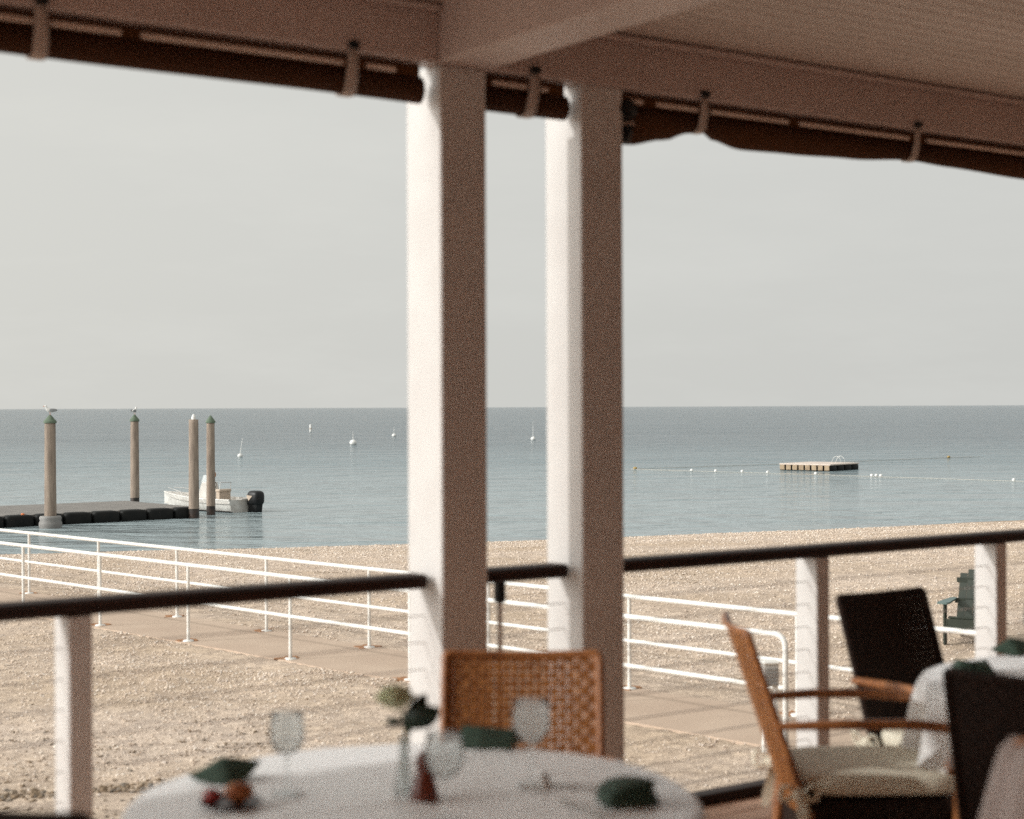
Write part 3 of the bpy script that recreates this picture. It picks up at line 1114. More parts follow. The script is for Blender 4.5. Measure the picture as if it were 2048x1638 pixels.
def piling(px, py_base, py_top, r, cap, label, on_dock=False):
    b_ = on_level(px, py_base, SEA)
    top = EYE - (py_top - hor(px)) / F * b_.y - SEA
    t = thing('piling', label, 'piling', (b_.x, b_.y, SEA), random.uniform(0, 6), 'wooden pilings around the dock')
    b = MB()
    prof = []
    for i in range(24):
        k = i / 23
        prof.append((r * (1.05 - 0.10 * k) * (1 + 0.025 * noise.noise(Vector((k * 6, px, 0)))), 0.30 + (top - 0.30) * k))
    b.lathe(prof + [(0, top)], 18)
    b.build('shaft', M['pile'], t)
    b = MB()
    b.lathe([(r * 1.02, -1.2), (r * 1.03, -0.2), (r * 1.04, 0.12), (r * 1.055, 0.299)], 18)
    b.build('wet_base', M['pilewet'], t)
    b = MB()
    if cap == 'green':
        b.lathe([(r * 1.12, top - 0.05), (r * 1.16, top), (r * 1.10, top + 0.015), (r * 0.55, top + 0.12), (0.02, top + 0.20), (0, top + 0.20)], 18)
        b.build('cap', M['greencap'], t)
        tt = top + 0.20
    else:
        b.lathe([(r * 0.45, top), (r * 0.44, top + 0.05), (r * 0.30, top + 0.14), (0, top + 0.18)], 14)
        b.build('cap', M['buoy'], t)
        tt = top + 0.18
    return Vector((b_.x, b_.y, SEA + tt))
g1 = piling(100, 1056, 843, 0.165, 'green', 'tall wooden piling with a grey collar and a gull on its green cap')
g2 = piling(269, 1012, 840, 0.152, 'green', 'wooden piling with a green cap at the seaward edge of the dock')
piling(387, 1036, 839, 0.158, 'white', 'wooden piling with a small white cap at the dock corner, no green cap')
piling(421, 1030, 843, 0.138, 'green', 'slim wooden piling with a green cap standing against the moored boat')
# collar of the first piling, part of the dock
loc = on_level(100, 1056, SEA)
inv = Matrix.Translation((fl.x, fl.y, SEA)) @ Matrix.Rotation(dang, 4, 'Z')
lc = inv.inverted() @ loc
mb = MB()
mb.lathe([(0.19, 0.36), (0.30, 0.35), (0.325, 0.29), (0.30, 0.22), (0.33, 0.16), (0.335, 0.08), (0.31, -0.05)], 24, c=(lc.x, lc.y, 0))
mb.build('pile_collar', M['collar'], dock)
for px, py in ((73, 1033), (126, 1031)):
    q = inv.inverted() @ on_level(px, py, DZ)
    mb = MB()
    mb.rbox((q.x - 0.05, 0.10, 0.27), (q.x + 0.05, 0.22, 0.39), 0.03)
    mb.build('cleat', M['orange'], dock)

def gull(P, rz, label):
    t = thing('gull', label, 'bird', tuple(P), rz, 'gulls on the pilings')
    t.scale = (0.8, 0.8, 0.85)
    b = MB()
    pts = [(-0.24, 0, 0.15), (-0.16, 0, 0.16), (-0.06, 0, 0.165), (0.05, 0, 0.18), (0.11, 0, 0.22), (0.13, 0, 0.27), (0.145, 0, 0.305), (0.175, 0, 0.315), (0.20, 0, 0.308)]
    rr = [0.012, 0.04, 0.072, 0.078, 0.055, 0.038, 0.042, 0.034, 0.010]
    b.tube(pts, rr, 12)
    b.build('body', M['gull'], t)
    b = MB()
    b.tube([(0.195, 0, 0.310), (0.225, 0, 0.303), (0.25, 0, 0.294)], [0.012, 0.010, 0.003], 8)
    b.build('beak', M['orange'], t)
    for s in (-1, 1):
        b = MB()
        b.superell((-0.09, s * 0.062, 0.175), (0.17, 0.016, 0.055), 1, 1, 16, 8)
        b.build('wing', M['gullgrey'], t)
        b = MB()
        b.tube([(0.0, s * 0.028, 0.12), (0.0, s * 0.028, 0.0)], 0.006, 6)
        b.build('leg', M['orange'], t)
gull(g1 - Vector((0, 0, .015)), radians(200), 'gull perched on the leftmost, collared piling')
gull(g2 - Vector((0, 0, .015)), radians(75), 'white gull perched on the piling at the seaward dock edge')

# boat: local x forward, origin at the transom waterline
st = on_level(489, 1026, SEA)
bow_dir = Vector((-0.78, 0.625, 0))
boat = thing('motor_boat', 'small white centre-console motor boat with a black outboard moored at the dock end', 'boat', (st.x - .1, st.y + 0.5, SEA), atan2(bow_dir.y, bow_dir.x))
boat.scale = (0.60, 0.60, 0.76)
BL = 6.6
secs = []
for i in range(25):
    k = i / 24
    hb = 1.12 * (1 - max(0, (k - 0.35) / 0.65) ** 2.3) ** 0.9 if k < 1 else 0.0
    hb = max(hb, 0.03)
    sheer = 0.56 + 0.30 * max(0, k - 0.25) ** 1.5
    chine = 0.08 + 0.34 * max(0, k - 0.45) ** 1.6
    keel = -0.30 + 0.55 * max(0, k - 0.72) ** 1.3
    x = BL * k + (0.0 if k < 1 else 0)
    secs.append((x, hb, sheer, chine, keel))
mb = MB()
rows = []
for x, hb, sh, ch, ke in secs:
    rk = 0.30 * max(0, x / BL - 0.8) / 0.2
    rows.append([(x + rk, hb, sh), (x + rk * .7, hb * 0.985, sh - 0.10), (x, hb * 0.93, (sh + ch) / 2), (x, hb * 0.86, ch), (x, 0, ke),
                 (x, -hb * 0.86, ch), (x, -hb * 0.93, (sh + ch) / 2), (x + rk * .7, -hb * 0.985, sh - 0.10), (x + rk, -hb, sh)])
mb.grid(rows)
mb.add(rows[0], [tuple(range(9))])
hull = mb.build('hull', M['gel'], boat)
# gunwale and cockpit
mb = MB()
rows = []
for x, hb, sh, ch, ke in secs:
    rk = 0.30 * max(0, x / BL - 0.8) / 0.2
    inn = max(0.012, hb - 0.16)
    rows.append([(x + rk, hb + 0.03, sh - 0.02), (x + rk, hb + 0.02, sh + 0.03), (x + rk, inn, sh + 0.03), (x + rk, inn * .97, 0.20),
                 (x + rk, -inn * .97, 0.20), (x + rk, -inn, sh + 0.03), (x + rk, -hb - 0.02, sh + 0.03), (x + rk, -hb - 0.03, sh - 0.02)])
mb.grid(rows, smooth=False)
mb.build('gunwale', M['gel'], boat)
mb = MB()
for s in (-1, 1):
    mb.tube([(x + 0.0, s * (hb * 0.985 + 0.012), sh - 0.17) for x, hb, sh, ch, ke in secs[:22]], 0.022, 8)
mb.build('rub_rail', M['boatgrey'], boat)
mb = MB()
rows = []
for x, hb, sh, ch, ke in secs[:22]:
    rows.append([(x - .005, hb * 0.87 + .012, max(ch - 0.02, .05)), (x - .005, 0, ke - .012), (x - .005, -hb * 0.87 - .012, max(ch - 0.02, .05))])
mb.grid(rows)
mb.build('bottom_paint', M['boot'], boat)
mb = MB()
mb.prism([(2.55, 0.2), (3.35, 0.2), (3.35, 0.85), (3.12, 1.28), (2.72, 1.28), (2.60, 0.98)], -0.42, 0.42)
con = mb.build('console', M['gel'], boat, bevel=0.03)
mb = MB()
mb.prism([(3.15, 1.28), (3.22, 1.28), (3.02, 1.60), (2.97, 1.60)], -0.38, 0.38)
mb.build('windscreen', M['glass'], con)
mb = MB()
mb.lathe([(0.17, -0.015), (0.19, 0), (0.17, 0.015), (0.155, 0)], 20, M=Matrix.Translation((2.55, 0, 1.12)) @ Matrix.Rotation(radians(70), 4, 'Y'))
mb.tube([(2.55, 0, 1.12), (2.68, 0, 1.08)], 0.02, 8)
mb.build('wheel', M['black'], con)
mb = MB()
mb.rbox((1.55, -0.45, 0.85), (1.95, 0.45, 0.98), 0.04)
mb.rbox((1.6, -0.42, 0.2), (1.9, 0.42, 0.849), 0.02)
mb.build('leaning_post', M['boattan'], boat)
mb = MB()
mb.tube([(1.62, -0.40, 0.97), (1.55, -0.40, 1.28), (1.55, 0.40, 1.28), (1.62, 0.40, 0.97)], 0.018, 8)
mb.tube([(1.75, 0.42, 0.97), (1.75, 0.42, 1.02)], 0.02, 8)
mb.build('seat_rail', M['steel'], boat)
mb = MB()
mb.rbox((0.35, -0.78, 0.2), (0.95, -0.15, 0.56), 0.04)
mb.build('stern_seat', M['boatgrey'], boat)
mb = MB()
mb.rbox((0.38, 0.1, 0.2), (0.95, 0.78, 0.52), 0.04)
mb.build('cooler', M['gel'], boat)
mb = MB()
mb.tube([(2.25, 0.25, 0.98), (2.25, 0.25, 1.86)], 0.02, 8)
mast = mb.build('mast', M['steel'], boat)
mb = MB()
ring = [(2.25 + 0.03, 0.25 + 0.12 * cos(a), 1.62 + 0.12 * sin(a)) for a in [2 * pi * k / 18 for k in range(19)]]
mb.tube(ring, 0.045, 8, cap=False)
mb.build('life_ring', M['ring'], mast)
for s in (-1, 1):
    mb = MB()
    mb.tube([(4.3, s * 0.86, 0.66), (4.5, s * 0.82, 0.83), (5.6, s * 0.52, 0.92), (6.3, s * 0.22, 0.95)], 0.014, 8)
    mb.build('bow_rail', M['steel'], boat)
for y in (-0.42,):
    mo = MB()
    mo.superell((-0.48, y, 0.62), (0.48, 0.36, 0.33), 0.55, 0.6, 24, 14)
    ob = mo.build('outboard', M['black'], boat)
    mo = MB()
    mo.prism([(-0.82, 0.42), (-0.16, 0.42), (-0.10, 0.05), (-0.22, -0.55), (-0.60, -0.55), (-0.74, 0.0)], y - 0.24, y + 0.24)
    mo.build('midsection', M['black'], ob, bevel=0.03)
    mo = MB()
    mo.rbox((-0.2, y - 0.2, 0.30), (0.05, y + 0.2, 0.58), 0.03)
    mo.build('clamp', M['black'], ob)
    mo = MB()
    mo.prism([(-0.60, 0.72), (-0.12, 0.75), (-0.30, 0.50)], y + 0.33, y + 0.39)
    mo.build('cowl_stripe', M['boattan'], ob)

# ------------------------------------------------------------------ things out on the water
def buoy(px, py, r, stick, label, lean=0.0):
    P = on_level(px, py, SEA)
    t = thing('mooring_buoy', label, 'buoy', tuple(P), 0, 'white mooring buoys on the bay')
    b = MB()
    b.superell((0, 0, r * 0.45), (r, r, r * 0.9), 1, 1, 18, 12)
    b.build('float', M['buoy'], t)
    if stick:
        b = MB()
        b.tube([(0.0, 0, r * 1.2), (lean, 0, stick)], [0.03, 0.018], 6)
        b.build('staff', M['buoy'], t)
    return t
buoy(480, 914, 0.19, 1.35, 'small white buoy with leaning staff just right of the pilings', 0.18)
buoy(706, 889, 0.34, 1.3, 'largest white mooring buoy, with a short staff, left of the columns')
buoy(788, 873, 0.26, 1.2, 'distant white buoy close to the left column edge')
buoy(1066, 880, 0.26, 2.0, 'white buoy with staff seen between the two columns')
P = on_level(621, 863, SEA)
spar = thing('spar_buoy', 'thin upright white spar buoy, farthest marker out on the water', 'buoy', tuple(P), 0)
mb = MB()
mb.lathe([(0.16, -0.3), (0.16, 0.95), (0.10, 1.05), (0, 1.07)], 12)
mb.build('spar', M['buoy'], spar)
mb = MB()
mb.lathe([(0.17, 0.35), (0.17, 0.5)], 12)
mb.build('band', M['boattan'], spar)

# swimming raft
ra = on_level(1558, 940, SEA)
rb_ = on_level(1660, 942.5, SEA)
rd = (rb_ - ra)
RL = rd.length
rang = atan2(rd.y, rd.x)
raft = thing('swim_raft', 'square wooden swimming raft with a pale deck and a ladder, anchored offshore', 'raft', tuple(ra), rang)
RWD = 3.3
mb = MB()
mb.rbox((0, 0, 0.30), (RL, RWD, 0.37), 0.01)
mb.build('deck', M['raftdeck'], raft)
mb = MB()
for k in range(8):
    x0 = RL * k / 8
    mb.rbox((x0 + 0.05, -0.03, 0.03), (x0 + RL / 8 - 0.05, 0.03, 0.298), 0.01)
mb.build('fascia_board', M['raftwood'], raft)
for k in range(4):
    mb = MB()
    mb.superell((RL - 0.33, 0.1 + RWD / 4 * (k + 0.5) - .05, 0.10), (0.33, RWD / 8 - 0.05, 0.21), 0.35, 0.35, 18, 10)
    mb.build('float', M['rubber'], raft)
mb = MB()
mb.rbox((0.03, 0.06, -0.1), (RL - 0.7, RWD - 0.1, 0.298), 0.02)
mb.build('float_crate', M['rubber'], raft)
for dy in (1.0, 1.45):
    mb = MB()
    mb.tube([(RL - 0.45 + 0.28 - 0.28 * cos(a), dy, 0.36 + 0.42 * sin(a)) for a in [pi * k / 10 for k in range(11)]], 0.010, 8)
    mb.build('ladder_hoop', M['pipe'], raft)

def float_line(label, pts, floats, oranges):
    P = [on_level(x, y, SEA + 0.015) for x, y in pts]
    t = thing('float_line', label, 'float line', (P[0].x, P[0].y, SEA), 0, 'float lines round the swimming area')
    o0 = Vector((P[0].x, P[0].y, SEA))
    b = MB()
    full = []
    for a, c in zip(P, P[1:]):
        for i in range(12):
            k = i / 12
            full.append(a.lerp(c, k) - o0)
    full.append(P[-1] - o0)
    b.tube(full, 0.011, 6)
    b.build('rope', M['rope'], t)
    for x, y in floats:
        q = on_level(x, y, SEA) - o0
        b = MB()
        b.superell((q.x, q.y, 0.05), (0.085, 0.085, 0.085), 1, 1, 12, 8)
        b.build('float', M['buoy'], t)
    for x, y in oranges:
        q = on_level(x, y, SEA) - o0
        b = MB()
        b.superell((q.x, q.y, 0.06), (0.12, 0.09, 0.08), 1, 1, 12, 8)
        b.build('marker_float', M['yellow'], t)
float_line('near rope of small white floats passing in front of the swimming raft', [(1262, 938), (1383, 942), (1535, 946), (1631, 949), (1752, 953), (2027, 962), (2120, 965)],
           [(1383, 942.5), (1431, 943.5), (1484, 944.5), (1535, 946), (1631, 949), (1743, 953), (1752, 953), (1761, 953.5), (2027, 962)], [(1270, 938.5)])
float_line('far rope line passing behind the swimming raft, with an orange float at its end', [(1275, 937), (1380, 934), (1500, 930), (1640, 925), (1800, 919), (1897, 915), (1960, 913)], [], [(1897, 915.5)])

# ------------------------------------------------------------------ green beach chairs
def adirondack(label):
    t = thing('beach_chair', label, 'beach chair', (0, 0, 0), 0, 'green wooden beach chairs on the sand')
    # local: faces +x, origin on the ground
    for k in range(5):
        b = MB()
        w = 0.108
        y = (k - 2) * 0.113
        top = 0.98 - 0.03 * abs(k - 2) ** 1.5
        fan = (k - 2) * 0.006
        p0, p1 = Vector((-0.18, y, 0.30)), Vector((-0.50, y + fan, top))
        b.ribbon([p0, p1], Vector((0, 1, 0)), Vector((0.9, 0, 0.42)).normalized(), w, 0.02)
        b.build('back_slat', M['adir'], t)
    for k in range(5):
        b = MB()
        x0 = 0.38 - k * 0.115
        z0 = 0.37 - k * 0.022
        b.rbox((x0 - 0.10, -0.28, z0 - 0.01), (x0, 0.28, z0 + 0.01), 0.004)
        b.build('seat_slat', M['adir'], t)
    b = MB()
    b.rbox((0.375, -0.28, 0.20), (0.397, 0.28, 0.355), 0.004)
    b.build('front_apron', M['adir'], t)
    for k in range(2):
        b = MB()
        z = 0.50 + 0.27 * k
        x = -0.285 - 0.13 * k
        b.rbox((x - 0.03, -0.33, z), (x - 0.006, 0.33, z + 0.07), 0.004)
        b.build('back_brace', M['adir'], t)
    for s in (-1, 1):
        b = MB()
        b.rbox((0.28, s * 0.325 - 0.015, 0), (0.40, s * 0.325 + 0.015, 0.55), 0.004)
        b.build('front_leg', M['adir'], t)
        b = MB()
        b.prism([(0.39, 0.355), (0.39, 0.25), (-0.62, 0.0), (-0.72, 0.0), (-0.30, 0.24)], s * 0.295 - 0.012, s * 0.295 + 0.012)
        b.build('rear_leg', M['adir'], t)
        b = MB()
        poly = [(0.44, -0.07), (0.44, 0.07), (0.30, 0.085), (-0.30, 0.045), (-0.34, 0.0), (-0.30, -0.045), (0.30, -0.085)]
        n = len(poly)
        vs = [(x, y + s * 0.345, 0.551) for x, y in poly] + [(x, y + s * 0.345, 0.574) for x, y in poly]
        b.add(vs, [tuple(range(n))[::-1], tuple(range(n, 2 * n))] + [(i, (i + 1) % n, (i + 1) % n + n, i + n) for i in range(n)])
        b.build('arm', M['adir_lit'], t)
    return t
ad = adirondack('dark green slatted beach chair on the sand, half behind a white railing post')
P = on_level(1945, 1285, BEACH)
ad.location = (P.x, P.y, sand_z(P.x, P.y) - 0.01)
ad.rotation_euler.z = radians(242)
ad.scale = (0.8, 0.8, 0.85)
P2 = (P.x + 0.98, P.y - 0.05)
dup(ad, (P2[0], P2[1], sand_z(*P2) - 0.01), radians(252), 'green beach chair at the right edge, of which only one arm shows')

# ------------------------------------------------------------------ wicker chairs
def wicker_chair(label, rw=0.0186, weave='wicker', frame='cane'):
    t = thing('wicker_chair', label, 'chair', (0, 0, 0), 0, 'wicker dining chairs')
    W_, B0, B1 = 0.235, Vector((-0.235, 0, 0.38)), Vector((-0.435, 0, 0.985))
    up = (B1 - B0).normalized()
    side = Vector((0, 1, 0))
    nr = side.cross(up).normalized()
    H_ = (B1 - B0).length
    pitch = 0.0245
    th, amp = 0.0030, 0.0021
    def pos(a, h, off):
        curve = -0.028 * (1 - (a / W_) ** 2)
        return B0 + side * a + up * h + nr * (off + curve)
    nv = int(2 * W_ / pitch)
    nh = int(H_ / pitch)
    b = MB()
    for i in range(nv):
        a = -W_ + (i + 0.5) * 2 * W_ / nv
        pts = []
        for j in range(nh * 2 + 1):
            h = j * H_ / (nh * 2)
            pts.append(pos(a, h, amp * cos(pi * (j / 2 - 0.5 + i))))
        b.ribbon(pts, side, nr, rw, th)
    for j in range(nh):
        h = (j + 0.5) * H_ / nh
        pts = []
        for i in range(nv * 2 + 1):
            a = -W_ + i * 2 * W_ / (nv * 2)
            pts.append(pos(a, h, -amp * cos(pi * (i / 2 - 0.5 + j))))
        b.ribbon(pts, up, nr, rw, th)
    b.build('backrest', M[weave], t)
    b = MB()
    e, tp = W_ + 0.003, H_ + 0.004
    fr_pts = [pos(-e, 0.0, 0), pos(-e, H_ * 0.5, 0), pos(-e, tp - 0.03, 0), pos(-e, tp - 0.014, 0), pos(-e + 0.005, tp - 0.004, 0), pos(-e + 0.016, tp, 0)]
    fr_pts += [pos(W_ * k, tp, 0) for k in (-0.85, -0.7, -0.35, 0.0, 0.35, 0.7, 0.85)]
    fr_pts += [pos(e - 0.016, tp, 0), pos(e - 0.005, tp - 0.004, 0), pos(e, tp - 0.014, 0), pos(e, tp - 0.03, 0), pos(e, H_ * 0.5, 0), pos(e, 0, 0)]
    b.tube(fr_pts, 0.0125, 10, up=nr)
    b.build('back_frame', M[frame], t)
    # seat cushion with ties
    b = MB()
    def puff(p):
        return Vector((p.x, p.y * (1 - 0.05 * (p.x + 0.25)), p.z * (1.0 + 0.25 * (1 - (p.x / 0.26) ** 2) * (1 - (p.y / 0.27) ** 2))))
    b.superell((0.02, 0, 0.482), (0.262, 0.262, 0.040), 0.45, 0.3, 36, 14, fn=puff)
    cu = b.build('seat_cushion', M['cushion'], t)
    for s in (-1, 1):
        b = MB()
        bx, by, bz = -0.270, s * 0.245, 0.455
        b.superell((bx, by + s * 0.012, bz), (0.022, 0.018, 0.024), 1, 1, 12, 8)
        for dz, dx, dy in ((-0.13, 0.02, 0.02), (-0.16, -0.015, 0.03)):
            rows = []
            for i in range(7):
                k = i / 6
                c = Vector((bx + dx * k + 0.008 * sin(k * 5), by + s * (0.012 + dy * sin(k * pi)), bz + dz * k))
                rows.append([c + Vector((-0.016, 0, 0)), c + Vector((0.016, s * 0.004, 0))])
            b.grid(rows)
        for sg in (-1, 1):
            loop = [(bx + sg * (0.012 + 0.05 * sin(pi * k / 6)), by + s * (0.016 + 0.012 * sin(pi * k / 3)), bz + 0.03 * sin(2 * pi * k / 6) + 0.01) for k in range(7)]
            b.tube(loop, 0.010, 6, squash=0.5)
        b.build('tie', M['cushion'], cu)
    # woven apron under the seat
    b = MB()
    for (pa, pb) in (((0.265, -0.25), (0.265, 0.25)), ((-0.22, 0.25), (0.265, 0.25)), ((-0.22, -0.25), (0.265, -0.25)), ((-0.235, -0.23), (-0.235, 0.23))):
        A, B = Vector((*pa, 0)), Vector((*pb, 0))
        dr = (B - A).normalized()
        nn = Vector((dr.y, -dr.x, 0))
        Ln = (B - A).length
        na = int(Ln / pitch)
        for i in range(na):
            a = (i + 0.5) * Ln / na
            aw = 0.0232
            b.ribbon([A + dr * a + nn * (0.003 * cos(pi * (j / 2 + i))) + Vector((0, 0, 0.235 + j * 0.0245 / 2)) for j in range(17)], dr, nn, aw, th)
        for j in range(8):
            z = 0.247 + j * 0.0245
            b.ribbon([A + dr * (i * Ln / (na * 2)) - nn * (0.003 * cos(pi * (i / 2 + j))) + Vector((0, 0, z)) for i in range(na * 2 + 1)], Vector((0, 0, 1)), nn, aw, th)
    b.rbox((-0.225, -0.245, 0.425), (0.262, 0.245, 0.44), 0.004)
    b.build('apron', M['wicker_shaded'], t)
    for s in (-1, 1):
        b = MB()
        b.tube([(0.235, s * 0.285, 0.0), (0.245, s * 0.285, 0.3), (0.25, s * 0.285, 0.55), (0.25, s * 0.285, 0.655)], [0.018, 0.020, 0.020, 0.018], 12)
        b.build('front_leg', M['cane'], t)
        b = MB()
        b.tube([(-0.30, s * 0.24, 0.0), (-0.255, s * 0.243, 0.22), (-0.238, s * 0.245, 0.40)], [0.017, 0.020, 0.021], 12)
        b.build('rear_leg', M['cane'], t)
        b = MB()
        b.tube([(-0.335, s * 0.252, 0.682), (-0.27, s * 0.276, 0.688), (-0.12, s * 0.29, 0.694), (0.10, s * 0.292, 0.692), (0.23, s * 0.288, 0.678), (0.275, s * 0.286, 0.655)],
               [0.018, 0.021, 0.024, 0.025, 0.024, 0.016], 12, squash=0.72)
        b.build('arm', M['cane'], t)
    return t

DECK = -0.03
ch = wicker_chair('wicker armchair facing the camera across the laid table, in front of the columns')
ch.location = (0.014, 4.62, DECK - 0.018)
ch.rotation_euler.z = radians(-92)
dup(ch, (1.20, 5.62, DECK), radians(1), 'wicker armchair with a cream cushion, seen side-on at the right-hand table')
dark = wicker_chair('wicker armchair with shade-coloured back beyond the right-hand table, its back facing the camera', 0.0232, 'wicker_shaded', 'wicker_shaded')
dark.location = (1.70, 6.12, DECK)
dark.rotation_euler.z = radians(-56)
dup(dark, (1.645, 4.83, DECK), radians(58), 'shade-coloured wicker armchair seen from behind at the right edge, nearest the right-hand table')
dup(dark, (-0.82, 3.46, DECK), radians(67), 'wicker chair in the lower left corner, only its shade-coloured top rail visible')
ce = dup(ch, (0.79, 3.25, DECK), radians(200), 'wicker chair in the lower right corner with a pale cloth hung over its back')

# pale cover hanging over that chair back
mb = MB()
rows = []
nb = 26
B0, B1 = Vector((-0.235, 0, 0.38)), Vector((-0.435, 0, 0.985))
upv = (B1 - B0).normalized()
nrv = Vector((0, 1, 0)).cross(upv).normalized()
Hh = (B1 - B0).length
prof = [(0.12, 0.050), (0.25, 0.042), (0.40, 0.040), (0.55, 0.040), (0.615, 0.036), (0.645, 0.015), (0.65, 0.0), (0.645, -0.03), (0.61, -0.06), (0.5, -0.066), (0.3, -0.07), (0.1, -0.08)]
for h, off in prof:
    r = []
    for j in range(nb + 1):
        a = -0.262 + 0.524 * j / nb
        w = 0.010 * sin(j * 1.3 + h * 3) * (1.2 - h)
        r.append(B0 + Vector((0, 1, 0)) * a + upv * h + nrv * (off + w - 0.014))
    rows.append(r)
mb.grid(rows)
cv = mb.build('chair_cover', M['drape'])
cv.location = ce.location
cv.rotation_euler = ce.rotation_euler
md = cv.modifiers.new('solid', 'SOLIDIFY')
md.thickness = 0.005
tag(cv, 'pale mauve cloth hung over a chair back in the lower right corner', 'cover')

# ------------------------------------------------------------------ tables and what stands on them
def table(x, y, r, label, seed):
    t = thing('dining_table', label, 'table', (x, y, DECK), 0, 'round dining tables')
    TZ = 0.78
    b = MB()
    rows = []
    seg = 160
    prof = [(k_ / 60, 0) for k_ in range(0, 58)] + [(0.97, 0), (0.985, -0.002), (1.0, -0.008), (1.012, -0.022), (1.018, -0.05), (1.02, -0.10), (1.02, -0.2), (1.02, -0.32), (1.02, -0.45), (1.02, -0.56), (1.02, -0.62)]
    for k, dz in prof:
        row = []
        for i in range(seg):
            a = 2 * pi * i / seg
            drop = min(1, max(0, (-dz - 0.02) / 0.6))
            fold = (0.075 * sin(a * 13 + seed) + 0.035 * sin(a * 29 + seed * 2.3) + 0.03 * noise.noise(Vector((cos(a) * 3, sin(a) * 3, seed)))) * drop ** 0.8
            rr = r * k * (1 + 0.01 * drop) + fold
            px_, py_ = rr * cos(a), rr * sin(a)
            crease = 0.0
            for g_ in (-0.42, 0.0, 0.42):
                crease += 0.0035 * exp(-((px_ * 0.9 + py_ * 0.43 - g_) / 0.012) ** 2) + 0.0030 * exp(-((py_ * 0.9 - px_ * 0.43 - g_) / 0.012) ** 2)
            zz = TZ + dz + 0.0035 * noise.noise(Vector((px_ * 4, py_ * 4, seed))) + crease * (1 - drop)
            row.append((rr * cos(a), rr * sin(a), zz))
        rows.append(row)
    b.grid(rows, closed=True)
    b.build('tablecloth', M['linen'], t)
    b = MB()
    b.lathe([(0, 0.765), (r * 0.99, 0.765), (r * 0.99, 0.735), (0, 0.735)], 60)
    b.build('tabletop', M['handrail'], t)
    b = MB()
    b.lathe([(0.30, 0.0), (0.30, 0.03), (0.06, 0.07), (0.045, 0.4), (0.06, 0.734)], 24)
    b.build('pedestal', M['handrail'], t)
    return DECK + TZ
TC = (-0.24, 3.96)
TZ = table(TC[0], TC[1], 0.69, 'round table under a white cloth in the foreground, laid with glasses and napkins', 1.0)
TC2 = (2.10, 5.60)
table(TC2[0], TC2[1], 0.69, 'round white-clothed table at the right edge, ringed by wicker chairs', 2.6)
TZ += 0.0025

def on_table(px, py):
    return on_level(px, py, TZ)

def wine_glass(P, h, label, rb=0.043):
    t = thing('wine_glass', label, 'glass', tuple(P), 0, 'wine glasses on the tables')
    s = h / 0.205
    b = MB()
    b.lathe([(0, 0.001), (0.034, 0.001), (0.036, 0.003), (0.030, 0.0055), (0.008, 0.010), (0, 0.010)], 28)
    b.build('foot', M['glass'], t)
    b = MB()
    b.lathe([(0.0038, 0.0095), (0.0036, 0.05 * s), (0.0040, 0.088 * s), (0.007, 0.098 * s)], 14)
    b.build('stem', M['glass'], t)
    b = MB()
    out = [(0.007, 0.098), (0.022, 0.105), (0.036, 0.120), (rb, 0.142), (rb + 0.001, 0.162), (rb - 0.003, 0.188), (rb - 0.006, 0.205)]
    inn = [(rb - 0.0075, 0.205), (rb - 0.0045, 0.188), (rb - 0.0007, 0.162), (rb - 0.0018, 0.142), (0.034, 0.1215), (0.020, 0.1075), (0.0, 0.103)]
    b.lathe([(r, z * s) for r, z in out + inn], 32)
    b.build('bowl', M['glass'], t)
    return t
wine_glass(on_table(571, 1588), 0.20, 'clear wine glass standing alone beside the leaf-folded napkin')
wine_glass(Vector((-0.158, 3.74, TZ)), 0.205, 'clear wine glass in front of the pepper mill', 0.045)
wine_glass(on_table(1060, 1572), 0.215, 'clear wine glass in front of the wicker chair back', 0.047)
wine_glass(Vector((1.945, 6.1, TZ)), 0.2, 'clear wine glass on the right-hand table, cut by the right edge')

# folded napkins, each folded its own way
def leaf_napkin(P, rz, L_, label):
    b = MB()
    rows = []
    n = 28
    for i in range(n + 1):
        k = i / n * 2 - 1
        w = 0.066 * (1 - abs(k) ** 1.25) + 0.0015
        hgt = 0.050 * (1 - abs(k) ** 1.6) + 0.004
        lift = 0.030 * max(0, k) ** 2.2 + 0.010 * max(0, -k) ** 3
        row = []
        for j in range(17):
            q = j / 16 * 2 - 1
            z = lift + hgt * (1 - abs(q) ** 1.2) + 0.010 * (1 - abs(k)) * sin(q * 11 + k * 2.5) * (1 - abs(q))
            row.append((k * L_ / 2, q * w, max(0.0015, z) + 0.01 * abs(k) ** 3))
        rows.append(row)
    b.grid(rows)
    rows2 = [[(x, y, 0.001 + max(0.0, min(r[0][2], r[-1][2]) - 0.002)) for x, y, z in r] for r in rows]
    b.grid([r[::-1] for r in rows2])
    o = b.build('napkin', M['napkin'])
    o.location = P
    o.rotation_euler.z = rz
    return tag(o, label, 'napkin', 'green napkins on the tables')
leaf_napkin(on_table(446, 1560), radians(22), 0.185, 'leaf-shaped dark green napkin at the left of the foreground table')

